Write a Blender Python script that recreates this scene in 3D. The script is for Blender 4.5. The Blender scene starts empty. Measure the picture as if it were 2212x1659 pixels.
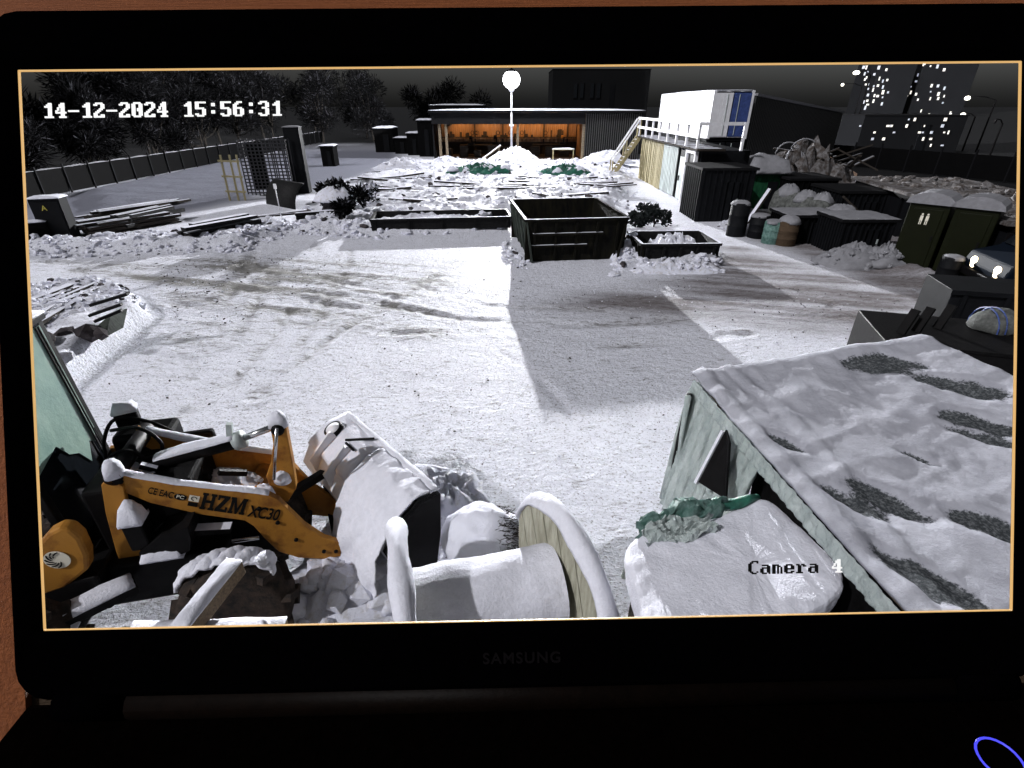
import bpy, math, random
import numpy as np
from mathutils import Vector, Matrix, Euler

# ------------------------------------------------------------------ camera, sky, sun, exposure
scn = bpy.context.scene
COL = scn.collection
CAM_H = 4.5
PITCH = math.radians(28.5)
FPX = 1106.0                                   # 90 degree lens
cd = bpy.data.cameras.new('camera'); cam = bpy.data.objects.new('camera', cd); COL.objects.link(cam)
cd.sensor_width = 36; cd.lens = 18.0; cd.clip_start = 0.01; cd.clip_end = 3000
cam.location = (0, 0, CAM_H); cam.rotation_euler = (math.pi/2-PITCH, 0, 0)
scn.camera = cam
CAMM = Matrix.Translation((0, 0, CAM_H)) @ Euler((math.pi/2-PITCH, 0, 0)).to_matrix().to_4x4()

SUN_EL, SUN_AZ = 40.0, 212.0                   # azimuth: direction the light comes from, degrees from +X
w = bpy.data.worlds.new('World'); scn.world = w; w.use_nodes = True
nt = w.node_tree; bg = nt.nodes['Background']
sky = nt.nodes.new('ShaderNodeTexSky'); sky.sky_type = 'NISHITA'; sky.sun_disc = False
sky.sun_elevation = math.radians(SUN_EL); sky.sun_rotation = math.radians(90-SUN_AZ)
sky.dust_density = 4.0
hs = nt.nodes.new('ShaderNodeHueSaturation'); hs.inputs['Saturation'].default_value = 0.22
nt.links.new(sky.outputs[0], hs.inputs['Color']); nt.links.new(hs.outputs[0], bg.inputs['Color'])
bg.inputs['Strength'].default_value = 0.022
sd = bpy.data.lights.new('fill_sun', 'SUN'); sd.energy = 1.75; sd.angle = math.radians(1.2); sd.color = (.975, .97, 1.0)  # fill added in place of an unseen floodlight beside the lookout
so = bpy.data.objects.new('fill_sun', sd); COL.objects.link(so)
a = math.radians(SUN_AZ); e = math.radians(SUN_EL)
so.rotation_euler = Vector((math.cos(e)*math.cos(a), math.cos(e)*math.sin(a), math.sin(e))).to_track_quat('Z', 'Y').to_euler()
vs = scn.view_settings; vs.view_transform = 'Standard'; vs.look = 'None'; vs.gamma = 1; vs.exposure = 0.38; vs.use_curve_mapping = False

# ------------------------------------------------------------------ survey helpers: picture point -> place on the ground / on an upright plane
def ray(x, y):
    u = (x-1106)/FPX; v = -(y-829.5)/FPX
    return Vector((u, math.cos(PITCH)+v*math.sin(PITCH), -math.sin(PITCH)+v*math.cos(PITCH)))
def G(x, y, z=0.0):
    d = ray(x, y); t = (z-CAM_H)/d.z
    return Vector((d.x*t, d.y*t, z))
def AY(x, y, Y):
    d = ray(x, y); t = Y/d.y
    return Vector((d.x*t, Y, CAM_H+d.z*t))
def ONP(x, y, p0, hd):                          # upright plane through p0 with heading hd
    n = Vector((-math.sin(hd), math.cos(hd), 0)); d = ray(x, y); o = Vector((0, 0, CAM_H))
    t = n.dot(Vector((p0[0], p0[1], 0))-o)/n.dot(d)
    return o+d*t
R = random.Random(7)
def U(a, b): return R.uniform(a, b)

# ------------------------------------------------------------------ materials
def mat(name, col, rough=.7, metal=0., bump=0., scale=8., var=.25, emit=None, estr=0., col2=None, alpha=None, stretch=(1,1,1), thr=None, spec=.4, ior=None):
    m = bpy.data.materials.new(name); m.use_nodes = True
    n = m.node_tree.nodes; l = m.node_tree.links; b = n['Principled BSDF']
    b.inputs['Roughness'].default_value = rough; b.inputs['Metallic'].default_value = metal
    b.inputs['Specular IOR Level'].default_value = spec
    tc = n.new('ShaderNodeTexCoord'); mp = n.new('ShaderNodeMapping'); mp.inputs['Scale'].default_value = stretch
    l.new(tc.outputs['Object'], mp.inputs['Vector'])
    nz = n.new('ShaderNodeTexNoise'); nz.inputs['Scale'].default_value = scale; nz.inputs['Detail'].default_value = 6
    nz.inputs['Roughness'].default_value = .65
    l.new(mp.outputs[0], nz.inputs['Vector'])
    rp = n.new('ShaderNodeValToRGB')
    c2 = col2 if col2 else tuple(c*(1-var) for c in col)
    lo, hi = thr if thr else (.35, .65)
    rp.color_ramp.elements[0].position = lo; rp.color_ramp.elements[1].position = hi
    rp.color_ramp.elements[0].color = (*c2, 1); rp.color_ramp.elements[1].color = (*col, 1)
    l.new(nz.outputs['Fac'], rp.inputs['Fac']); l.new(rp.outputs[0], b.inputs['Base Color'])
    if bump:
        n2 = n.new('ShaderNodeTexNoise'); n2.inputs['Scale'].default_value = scale*2.3; n2.inputs['Detail'].default_value = 8
        n2.inputs['Roughness'].default_value = .7
        l.new(mp.outputs[0], n2.inputs['Vector'])
        bp = n.new('ShaderNodeBump'); bp.inputs['Strength'].default_value = bump; bp.inputs['Distance'].default_value = .05
        l.new(n2.outputs['Fac'], bp.inputs['Height']); l.new(bp.outputs[0], b.inputs['Normal'])
    if emit:
        b.inputs['Emission Color'].default_value = (*emit, 1); b.inputs['Emission Strength'].default_value = estr
    if ior: b.inputs['IOR'].default_value = ior
    if alpha is not None: b.inputs['Alpha'].default_value = alpha
    return m
M = {}
M['snow'] = mat('snow', (.76,.77,.86), .75, bump=.35, scale=5, var=.06, spec=.2)
M['snow_fine'] = mat('snow_fine', (.78,.785,.87), .85, bump=.42, scale=16, var=.09, spec=.1)
M['snow_clod'] = mat('snow_clod', (.66,.67,.76), .8, bump=.5, scale=9, col2=(.45,.43,.42), thr=(.28,.5), spec=.2)
M['snow_dirty'] = mat('snow_dirty', (.17,.165,.17), .85, bump=.6, scale=4, col2=(.06,.05,.045), spec=.1, thr=(.42,.62))
M['steel_black'] = mat('steel_black', (.018,.018,.018), .6, .2, .25, 14, col2=(.007,.007,.008), spec=.08)
M['steel_rust'] = mat('steel_rust', (.011,.010,.006), .75, 0, .4, 6, col2=(.003,.003,.003), stretch=(1,1,.3), spec=.08)
M['skip_side'] = mat('skip_side', (.075,.088,.075), .7, 0, .4, 5, col2=(.020,.024,.022), stretch=(1,1,.25), spec=.08)
M['dark_paint'] = mat('dark_paint', (.007,.0075,.009), .6, 0, .1, 3, var=.35, spec=.08)
M['dark_wood'] = mat('dark_wood', (.050,.042,.036), .8, 0, .5, 10, col2=(.016,.014,.012), stretch=(.3,6,6), spec=.08)
M['timber'] = mat('timber', (.20,.155,.10), .8, 0, .5, 9, col2=(.07,.055,.038), stretch=(.4,5,5))
M['yellow_wood'] = mat('yellow_wood', (.42,.36,.20), .8, 0, .5, 8, col2=(.16,.14,.075), stretch=(5,5,.5))
M['reel_wood'] = mat('reel_wood', (.46,.45,.36), .8, 0, .45, 7, col2=(.26,.25,.19), stretch=(7,.5,.5))
M['beam_wood'] = mat('beam_wood', (.24,.17,.10), .75, 0, .35, 9, col2=(.10,.07,.045), stretch=(.4,6,6))
M['orange'] = mat('orange', (.40,.18,.030), .5, 0, .12, 4, col2=(.19,.07,.016), spec=.2, thr=(.33,.52))
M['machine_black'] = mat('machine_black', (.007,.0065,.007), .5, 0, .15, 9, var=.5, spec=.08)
M['rubber'] = mat('rubber', (.020,.019,.019), .85, 0, .4, 14, col2=(.055,.04,.032), spec=.08)
M['chrome'] = mat('chrome', (.62,.62,.64), .18, 1., 0, 5, var=.1)
M['white_paint'] = mat('white_paint', (.78,.78,.82), .5, 0, .1, 4, var=.12)
M['pale_steel'] = mat('pale_steel', (.50,.56,.55), .55, .1, .15, 4, col2=(.28,.31,.31), stretch=(1,1,.3))
M['blue_paint'] = mat('blue_paint', (.05,.085,.27), .5, 0, .1, 5, var=.4)
M['ink'] = mat('ink', (.008,.008,.008), .6, spec=.08)
M['cream_ink'] = mat('cream_ink', (.78,.74,.62), .6, var=.1)
M['yellow_ink'] = mat('yellow_ink', (.6,.5,.08), .6)
M['green_tarp'] = mat('green_tarp', (.030,.17,.115), .45, 0, .5, 6, col2=(.010,.055,.042))
M['green_booth'] = mat('green_booth', (.018,.095,.042), .55, 0, .2, 6, col2=(.006,.030,.016), stretch=(1,1,.3), spec=.08)
M['olive'] = mat('olive', (.0075,.0090,.0032), .5, 0, .05, 3, var=.25, spec=.08)
M['snow_dim'] = mat('snow_dim', (.22,.22,.24), .8, 0, .3, 6, var=.2)  # snow with shade put into its colour, for the dim areas
M['sand'] = mat('sand', (.34,.23,.165), .9, 0, .3, 9, var=.3)
M['brown_crate'] = mat('brown_crate', (.085,.058,.038), .8, 0, .4, 6, stretch=(.5,.5,5), var=.5, spec=.08)
M['barn_dark'] = mat('barn_dark', (.008,.008,.009), .8, 0, .15, 3, var=.3, spec=.08)
M['barn_rib'] = mat('barn_rib', (.10,.10,.10), .5, .3, .1, 6, col2=(.02,.02,.021), stretch=(2,2,.2), spec=.08)
M['barn_inner'] = mat('barn_inner', (.34,.20,.095), .75, 0, .2, 3, col2=(.10,.05,.022), stretch=(3,1,.5))
M['barn_floor'] = mat('barn_floor', (.05,.04,.035), .9, 0, .2, 5, spec=.08)
M['fence_dark'] = mat('fence_dark', (.0015,.0015,.0018), .8, 0, .2, 4, var=.4, spec=.08)
M['fence_post'] = mat('fence_post', (.009,.009,.0105), .7, 0, .1, 4, spec=.08)
M['bark'] = mat('bark', (.035,.031,.028), .9, 0, .4, 12, var=.5, spec=.08)
M['twig'] = mat('twig', (.004,.004,.0048), .9, var=.4, spec=.08)
M['twig_snow'] = mat('twig_snow', (.045,.045,.055), .9, var=.3)
M['facade'] = mat('facade', (.0075,.0078,.009), .8, 0, .05, .2, var=.2, spec=.08)
M['facade_far'] = mat('facade_far', (.010,.0103,.0112), .8, 0, .05, .2, var=.2, spec=.05)
M['win_lit'] = mat('win_lit', (.3,.3,.3), .5, emit=(1,.93,.82), estr=.85)
M['win_dim'] = mat('win_dim', (.3,.3,.3), .5, emit=(.75,.80,1), estr=.40)
M['lamp_glass'] = mat('lamp_glass', (.9,.9,.9), .4, emit=(.94,.96,1), estr=14)
M['street_glow'] = mat('street_glow', (.9,.9,.9), .4, emit=(1,.95,.78), estr=3)
M['head_glow'] = mat('head_glow', (.9,.9,.9), .4, emit=(1,.80,.52), estr=5)
M['tail_glow'] = mat('tail_glow', (.4,.05,.02), .4, emit=(1,.20,.07), estr=.5)
M['van_paint'] = mat('van_paint', (.004,.007,.013), .6, 0, .0, 4, var=.2, spec=.08)
M['dark_glass'] = mat('dark_glass', (.010,.012,.015), .12)
M['cab_glass'] = mat('cab_glass', (.30,.42,.36), .3, 0, .2, 3, col2=(.20,.31,.27))
M['polythene'] = mat('polythene', (.50,.56,.55), .17, 0, .9, 6, col2=(.33,.39,.385), stretch=(1,1,.5), spec=.9, thr=(.35,.65))
M['tent_mesh'] = mat('tent_mesh', (.060,.066,.068), .7, 0, .8, 40, col2=(.022,.024,.026), spec=.08)
M['net_green'] = mat('net_green', (.035,.11,.085), .5, 0, .8, 14, col2=(.16,.26,.24))
M['wire'] = mat('wire', (.055,.055,.06), .5, .5, spec=.08)
M['rock'] = mat('rock', (.075,.065,.068), .9, 0, .5, 5, col2=(.02,.018,.02), spec=.08)
M['shrub'] = mat('shrub', (.028,.034,.034), .9, var=.4, spec=.08)
M['laptop'] = mat('laptop', (.0006,.0005,.0007), .35, 0, .03, 300, var=.3, spec=.0, ior=1.01)
M['laptop_deck'] = mat('laptop_deck', (.0011,.0007,.0006), .42, 0, .25, 260, var=.4, spec=.0, ior=1.02)
M['laptop_ridge'] = mat('laptop_ridge', (.0034,.0018,.0012), .5, 0, .1, 200, var=.4, spec=.05)  # warm reflection along the hinge put into the colour
M['laptop_logo'] = mat('laptop_logo', (.0052,.0042,.0048), .5, spec=.05)
M['osd_white'] = mat('osd_white', (.1,.1,.1), .5, emit=(1,1,1), estr=.70)
M['osd_edge'] = mat('osd_edge', (.1,.06,.02), .5, emit=(1,.60,.22), estr=.55)
M['led'] = mat('led', (.02,.02,.1), .5, emit=(.07,.07,1), estr=.9)
M['board_orange'] = mat('board_orange', (.30,.085,.018), .7, 0, .5, 60, col2=(.22,.058,.011), stretch=(.3,1,1))
M['bag'] = mat('bag', (.13,.135,.13), .75, 0, .5, 7, col2=(.05,.052,.05), spec=.1)
M['concrete'] = mat('concrete', (.16,.16,.165), .9, 0, .3, 6)

# ------------------------------------------------------------------ mesh helpers
class MB:
    def __init__(s, off=(0,0,0)):
        s.v = []; s.f = []; s.m = []; s.off = Vector(off)
    def add(s, vs_, fs, mi=0):
        b = len(s.v); s.v += [tuple(Vector(p)-s.off) for p in vs_]
        s.f += [tuple(i+b for i in f) for f in fs]; s.m += [mi]*len(fs)
    def box(s, c, d, rz=0., mi=0, rot=None, top=None):
        x, y, z = d[0]/2, d[1]/2, d[2]/2
        q = rot.to_matrix() if rot else Matrix.Rotation(rz, 3, 'Z')
        P = [q @ Vector((i*x, j*y, k*z))+Vector(c) for k in (-1, 1) for i, j in ((-1,-1),(1,-1),(1,1),(-1,1))]
        s.add(P, [(3,2,1,0)], mi); b = len(s.v)-8
        s.f += [tuple(b+i for i in f) for f in ((0,1,5,4),(1,2,6,5),(2,3,7,6),(3,0,4,7))]; s.m += [mi]*4
        s.f.append((b+4,b+5,b+6,b+7)); s.m.append(mi if top is None else top)
        return s
    def bar(s, p0, p1, wd, ht, mi=0, top=None):
        p0, p1 = Vector(p0), Vector(p1); d = (p1-p0); L = d.length; d.normalize()
        side = d.cross(Vector((0,0,1)))
        if side.length < 1e-3: side = Vector((1,0,0))
        side.normalize(); up = side.cross(d)
        P = []
        for p in (p0, p1):
            for a_, b_ in ((-1,-1),(1,-1),(1,1),(-1,1)): P.append(p+side*wd/2*a_+up*ht/2*b_)
        b = len(s.v); s.add(P, [(0,1,2,3),(7,6,5,4),(0,4,5,1),(1,5,6,2),(3,7,4,0)], mi)
        s.f.append((b+2,b+6,b+7,b+3)); s.m.append(mi if top is None else top)
        return s
    def prism(s, poly, vec, mi=0):
        n = len(poly); vec = Vector(vec); A = [Vector(p) for p in poly]; B = [p+vec for p in A]
        s.add(A+B, [tuple(range(n))[::-1], tuple(range(n, 2*n))]+[(i, (i+1) % n, n+(i+1) % n, n+i) for i in range(n)], mi)
        return s
    def tube(s, pts, r, n=8, mi=0, caps=True):
        pts = [Vector(p) for p in pts]; rr = r if isinstance(r, (list, tuple)) else [r]*len(pts); b0 = len(s.v); V = []
        for i, p in enumerate(pts):
            t = (pts[min(i+1, len(pts)-1)]-pts[max(i-1, 0)]).normalized()
            a_ = t.cross(Vector((0,0,1)) if abs(t.z) < .9 else Vector((1,0,0))).normalized(); b_ = t.cross(a_)
            V += [p+(a_*math.cos(2*math.pi*k/n)+b_*math.sin(2*math.pi*k/n))*rr[i] for k in range(n)]
        F = [(i*n+k, (i+1)*n+k, (i+1)*n+(k+1) % n, i*n+(k+1) % n) for i in range(len(pts)-1) for k in range(n)]
        if caps: F += [tuple(range(n)), tuple(range(len(V)-n, len(V)))[::-1]]
        s.add(V, F, mi); return s
    def lathe(s, c, prof, n=20, axis=None, mi=0):
        q = Vector((0,0,1)).rotation_difference(Vector(axis)).to_matrix() if axis is not None else Matrix.Identity(3)
        V = [q @ Vector((r*math.cos(2*math.pi*k/n), r*math.sin(2*math.pi*k/n), h))+Vector(c) for r, h in prof for k in range(n)]
        F = [(i*n+k, i*n+(k+1) % n, (i+1)*n+(k+1) % n, (i+1)*n+k) for i in range(len(prof)-1) for k in range(n)]
        F += [tuple(range(n))[::-1], tuple(range(len(V)-n, len(V)))]
        s.add(V, F, mi); return s
    def cap(s, c, w_, d_, t, rz=0., n=9, m_=7, seed=0, mi=0, droop=.0):
        rr = random.Random(seed); q = Matrix.Rotation(rz, 3, 'Z'); V = []; F = []
        ph = [rr.uniform(0, 6) for _ in range(6)]
        for j in range(m_):
            for i in range(n):
                u = 2*i/(n-1)-1; v = 2*j/(m_-1)-1
                e_ = (1-abs(u)**5)*(1-abs(v)**5)
                h = t*(.25+.75*e_)*(1+.22*math.sin(2.7*u+ph[0])*math.sin(2.3*v+ph[1])+.12*math.sin(7*u+ph[2])*math.sin(6*v+ph[3]))
                if e_ < .02: h = t*.18*(1+math.sin(9*u+7*v+ph[4])*.5)
                V.append(q @ Vector((u*w_/2*(1+.012*math.sin(9*v+ph[5])), v*d_/2*(1+.012*math.sin(8*u+ph[4])), h-(droop if e_ < .02 else 0)))+Vector(c))
        nb = len(V)
        for j in range(m_-1):
            for i in range(n-1): F.append((j*n+i, j*n+i+1, (j+1)*n+i+1, (j+1)*n+i))
        ring = [i for i in range(n)]+[j*n+n-1 for j in range(1, m_)]+[(m_-1)*n+i for i in range(n-2, -1, -1)]+[j*n for j in range(m_-2, 0, -1)]
        V += [Vector((V[i].x, V[i].y, c[2]-.004-droop)) for i in ring]; k = len(ring)
        F += [(nb+i, nb+(i+1) % k, ring[(i+1) % k], ring[i]) for i in range(k)]+[tuple(range(nb+k-1, nb-1, -1))]
        s.add(V, F, mi); return s
    def heap(s, c, rx, ry, h, rz=0., seed=0, nr=9, na=26, lump=.2, mi=0, pw=1.6):
        rr = random.Random(seed); ph = [(rr.randint(1, 5), rr.uniform(0, 6.3), rr.uniform(.3, 1)) for _ in range(5)]
        q = Matrix.Rotation(rz, 3, 'Z'); V = [Vector(c)+Vector((0,0,h*(1+lump*.4)))]; F = []
        for i in range(1, nr+1):
            for k in range(na):
                t = 2*math.pi*k/na; rad = i/nr
                wob = 1+.12*sum(a_*math.sin(f_*t+p_) for f_, p_, a_ in ph)*.6
                z = h*max(0, 1-rad**pw)*(1+lump*rr.uniform(-1, 1))+(lump*h*.25*math.sin(3*t+5*rad+seed) if rad < .95 else 0)
                if i == nr: z = -.06
                V.append(q @ Vector((rx*rad*wob*math.cos(t), ry*rad*wob*math.sin(t), max(z, -.06)))+Vector(c))
        for k in range(na): F.append((0, 1+k, 1+(k+1) % na))
        for i in range(nr-1):
            for k in range(na):
                a_ = 1+i*na; b_ = a_+na; F.append((a_+k, b_+k, b_+(k+1) % na, a_+(k+1) % na))
        F.append(tuple(1+(nr-1)*na+k for k in range(na-1, -1, -1)))
        s.add(V, F, mi); return s
    def lump(s, c, r, seed=0, sq=(1,1,.7), mi=0, n=1, jit=.28):
        vs0, fs0 = ICO[n]; rr = random.Random(seed); q = Euler((rr.uniform(-.5,.5), rr.uniform(-.5,.5), rr.uniform(0, 6.3))).to_matrix()
        s.add([q @ Vector((p[0]*r*sq[0]*(1+rr.uniform(-jit, jit)), p[1]*r*sq[1]*(1+rr.uniform(-jit, jit)), p[2]*r*sq[2]*(1+rr.uniform(-jit, jit))))+Vector(c) for p in vs0], fs0, mi); return s
    def build(s, name, mats, parent=None, smooth=False, bevel=0.):
        me = bpy.data.meshes.new(name); me.from_pydata(s.v, [], s.f)
        for m in (mats if isinstance(mats, (list, tuple)) else [mats]): me.materials.append(M[m] if isinstance(m, str) else m)
        me.polygons.foreach_set('material_index', s.m)
        if smooth: me.polygons.foreach_set('use_smooth', [True]*len(s.f))
        me.update()
        o = bpy.data.objects.new(name, me); COL.objects.link(o); o.parent = parent
        if bevel:
            b = o.modifiers.new('b', 'BEVEL'); b.width = bevel; b.segments = 2; b.limit_method = 'ANGLE'
        return o
def ico(sub):
    import bmesh
    bm = bmesh.new(); bmesh.ops.create_icosphere(bm, subdivisions=sub, radius=1.0)
    r = ([tuple(v.co) for v in bm.verts], [tuple(v.index for v in f.verts) for f in bm.faces]); bm.free(); return r
ICO = {0: None, 1: ico(1), 2: ico(2), 3: ico(3)}
def tag(o, label, cat, group=None, kind=None):
    if label: o['label'] = label
    if cat: o['category'] = cat
    if group: o['group'] = group
    if kind: o['kind'] = kind
    return o
def thing(name, label, cat, loc=(0,0,0), rz=0., group=None):
    o = bpy.data.objects.new(name, None); COL.objects.link(o); o.location = loc; o.rotation_euler = (0,0,rz); o.empty_display_size = .1
    return tag(o, label, cat, group)
def piece(name, me, parent, loc, rot=(0,0,0), sc=(1,1,1)):
    o = bpy.data.objects.new(name, me); COL.objects.link(o); o.parent = parent
    o.location = loc; o.rotation_euler = rot; o.scale = sc; return o
def rough(o, st=.02, size=.12, lv=2):
    sm = o.modifiers.new('sub', 'SUBSURF'); sm.subdivision_type = 'SIMPLE'; sm.levels = sm.render_levels = lv
    key_ = 'cl%.3f' % size
    tx = bpy.data.textures.get(key_)
    if tx is None:
        tx = bpy.data.textures.new(key_, 'CLOUDS'); tx.noise_scale = size; tx.noise_depth = 4
    d = o.modifiers.new('disp', 'DISPLACE'); d.texture = tx; d.strength = st; d.mid_level = .5; d.texture_coords = 'GLOBAL'
    return o
def unit(name, mats, top=None, jitter=0.):
    m_ = MB().box((0,0,0), (1,1,1), top=top)
    me = bpy.data.meshes.new(name); me.from_pydata(m_.v, [], m_.f)
    for k in mats: me.materials.append(M[k])
    me.polygons.foreach_set('material_index', m_.m); me.update(); return me
UB = {}
def unit_of(*mats):
    if mats not in UB: UB[mats] = unit('board', mats, top=1 if len(mats) > 1 else None)
    return UB[mats]

# ------------------------------------------------------------------ value noise on arrays
def vnoise(x, y, seed=0):
    xi = np.floor(x).astype(np.int64); yi = np.floor(y).astype(np.int64); xf = x-xi; yf = y-yi
    def h(a_, b_):
        n = (a_*374761393+b_*668265263+seed*1442695041) & 0xffffffff
        n = ((n ^ (n >> 13))*1274126177) & 0xffffffff
        return ((n ^ (n >> 16)) & 0xffff)/65535.
    u = xf*xf*(3-2*xf); v = yf*yf*(3-2*yf)
    return (h(xi, yi)*(1-u)+h(xi+1, yi)*u)*(1-v)+(h(xi, yi+1)*(1-u)+h(xi+1, yi+1)*u)*v
def fbm(x, y, sc, oc=4, seed=0):
    r = 0; a_ = .5
    for k in range(oc): r = r+a_*vnoise(x*sc, y*sc, seed+k*17); sc *= 2.03; a_ *= .55
    return r-.5
def polymask(X, Y, poly, soft):
    X = np.asarray(X, float); Y = np.asarray(Y, float)
    ins = np.zeros(X.shape, bool); d = np.full(X.shape, 1e9); n = len(poly)
    for i in range(n):
        x0, y0 = poly[i][:2]; x1, y1 = poly[(i+1) % n][:2]
        c = ((y0 > Y) != (y1 > Y)); 
        with np.errstate(divide='ignore', invalid='ignore'): xx = (x1-x0)*(Y-y0)/((y1-y0) if y1 != y0 else 1e-9)+x0
        ins ^= c & (X < xx)
        L2 = (x1-x0)**2+(y1-y0)**2; t = np.clip(((X-x0)*(x1-x0)+(Y-y0)*(y1-y0))/L2, 0, 1)
        d = np.minimum(d, np.hypot(X-x0-t*(x1-x0), Y-y0-t*(y1-y0)))
    s_ = np.where(ins, d, 0); k = np.clip(s_/soft, 0, 1); return k*k*(3-2*k)
def pp(*pts): return [G(*p) for p in pts]
BANKS = [  # outline on the ground, soft edge, height, lumpiness
 (pp((48,640),(190,628),(300,640),(335,690),(225,780),(105,895),(40,900)), .32, .50, .05),
 (pp((40,545),(250,548),(520,535),(640,500),(640,470),(430,500),(150,520),(40,520)), .8, .28, .16),
 (pp((600,505),(840,512),(1085,500),(1120,470),(1350,460),(1385,400),(1360,352),(950,350),(700,400),(640,470)), 1.6, .38, .22),
 (pp((1545,492),(1760,525),(1920,600),(2085,625),(2095,570),(1900,490),(1570,450)), .7, .16, .16),
 (pp((1330,590),(1420,575),(1560,588),(1560,560),(1340,545)), .35, .20, .16),
 (pp((150,470),(640,420),(640,350),(500,345),(140,420)), 2.0, .3, .05),
]
def gh(X, Y):
    X = np.asarray(X, float); Y = np.asarray(Y, float)
    z = .05*fbm(X, Y, .25, 3, 3)
    for poly, soft, h, lp in BANKS:
        k = polymask(X, Y, poly, soft); z = z+k*(h*(1+.5*fbm(X, Y, .9, 3, 11))+lp*2.2*fbm(X, Y, 1.7, 4, 23))
    return z
def gz(x, y): return float(gh(np.array([x]), np.array([y]))[0])

# ------------------------------------------------------------------ the yard: one sheet out to the horizon
def axis(lo, hi, f): 
    r = [lo]
    while r[-1] < hi: r.append(r[-1]+f(r[-1]))
    return r
ys = axis(1.6, 62, lambda y: max(.036, y*.0068)); ys = [-2500, -300, -60, -12, -3, 0, .9]+ys+[80, 110, 160, 260, 500, 1000, 2600]
xp = axis(.02, 42, lambda x: max(.046, x*.0115)); xs = [-2600, -900, -300, -120, -65]+[-x for x in xp[::-1]]+xp+[65, 120, 300, 900, 2600]
X, Y = np.meshgrid(np.array(xs), np.array(ys))
Z = gh(X, Y)
near = np.clip(1-np.maximum(np.abs(X)-38, 0)/10, 0, 1)*np.clip((70-Y)/8, 0, 1)*np.clip((Y-.9)/.5, 0, 1)
# packed, driven snow: clods, drag marks curving across the yard
ang = math.radians(-14)
sx = X*math.cos(ang)+Y*math.sin(ang); sy = -X*math.sin(ang)+Y*math.cos(ang)
drag = fbm(sx*.16, sy*1.5, 1.9, 4, 41)
clod = fbm(X, Y, 5.5, 4, 53)
rutz = polymask(X, Y, pp((60,560),(500,540),(1000,560),(1060,640),(1000,760),(640,720),(350,860),(180,900),(330,700),(310,640),(60,590)), 1.2)
r2 = polymask(X, Y, pp((1380,560),(1560,600),(2090,640),(2060,740),(1960,760),(1500,740),(1060,760),(1060,640)), 1.2)
Z = Z+near*(.030*drag*(.5+rutz+.6*r2)+.016*clod*(.7+.9*rutz)+.010*fbm(X, Y, 14, 2, 71))
# two pairs of curved wheel ruts through the left half
for rad in (7.2, 8.7, 11.6, 13.2):
    dd = np.hypot(X+11.5, Y-3.0)-rad-.35*fbm(X, Y, .5, 2, 5)
    Z = Z-near*np.clip(.2+3.2*fbm(X, Y, .9, 3, 15),0,1)*(.026*np.exp(-(dd/.13)**2)-.014*np.exp(-((np.abs(dd)-.22)/.10)**2))*np.clip((X+9)/2, 0, 1)*(polymask(X, Y, BANKS[0][0], .3) < .02)
dirt = np.clip(rutz*(.10+2.3*np.maximum(drag, 0)+1.0*np.maximum(fbm(X, Y, .45, 3, 91), 0)), 0, 1)*.55
spot = np.exp(-((X+7.2)/3.2)**2-((Y-14.6)/2.4)**2)
dirt = np.clip(dirt*1.35+.8*spot*np.clip(.4+3*drag, 0, 1), 0, 1)
road = polymask(X, Y, pp((1545,500),(1900,590),(2110,640),(2090,740),(1950,770),(1500,725),(1150,700),(1075,640),(1380,590)), 2.2)
brown = np.clip(road*(.75+1.6*drag+.3*fbm(X, Y, .8, 3, 9)), 0, 1)
bare = 1-polymask(X, Y, [(-27.5,1),(-27.5,70),(-12,70),(-8,60),(14,60),(14,46),(24,46),(24,24),(19,13),(19,-3),(-27,-3)], .9)  # ground outside the yard, its lack of light painted as near black
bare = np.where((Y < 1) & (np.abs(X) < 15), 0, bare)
def polydist(poly):
    d = np.full(X.shape, 1e9)
    for i in range(len(poly)-1):
        a0, b0 = poly[i], poly[i+1]; L2 = (b0.x-a0.x)**2+(b0.y-a0.y)**2; t = np.clip(((X-a0.x)*(b0.x-a0.x)+(Y-a0.y)*(b0.y-a0.y))/L2, 0, 1)
        d = np.minimum(d, np.hypot(X-a0.x-t*(b0.x-a0.x), Y-a0.y-t*(b0.y-a0.y)))
    return d
TRK = [((55,578),(300,592),(500,604),(750,642),(1000,690),(1250,702),(1600,680),(1960,690)), ((55,600),(280,622),(480,652),(740,692),(1000,736),(1300,746),(1620,722)), ((560,520),(520,600),(450,700),(330,800),(215,890)), ((690,520),(655,600),(600,720),(470,850),(380,905)),
 ((1000,560),(850,650),(700,740),(545,860)), ((55,565),(330,575),(620,580),(880,610),(1050,660),(1300,668)), ((480,545),(560,590),(760,600),(1040,600)), ((1560,560),(1760,640),(1960,745)), ((300,600),(470,615),(620,640),(760,665)), ((330,640),(480,680),(640,700),(860,720),(1040,715)), ((600,545),(580,620),(510,720),(400,820)), ((760,540),(730,610),(690,690),(640,760)), ((420,560),(560,570),(700,600),(900,640))]
wob = .35*fbm(X, Y, .55, 3, 35)
for k, tr_ in enumerate(TRK):
    dd = polydist([G(*q) for q in tr_])+wob
    br = np.clip(.38+2.4*fbm(X, Y, .8, 3, 45+k), 0, 1); tread = 1+.5*np.sin(9*X+7*Y)*np.sin(11*Y-4*X)
    pr = np.exp(-(dd/.13)**2); Z = Z-near*br*(.045*pr*tread-.024*np.exp(-((np.abs(dd)-.26)/.10)**2))
    dirt = np.clip(dirt+(.55 if k < 7 or k > 7 else .33)*br*np.exp(-(dd/.22)**2), 0, 1)
slope_shade = polymask(X, Y, [(-27.5,20),(-27.5,70),(-12,70),(-9,52),(-9,34),(-12.5,30),(-15,22),(-19,18)], 3.0)  # left slope mask, shade painted into the snow colour
mud_shade = polymask(X, Y, pp((1565,455),(1900,440),(2205,500),(2212,760),(1990,762),(1860,640),(1700,560),(1570,515)), 1.8)  # brown dirt, deepened so its colour also carries the right side's shade
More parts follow.
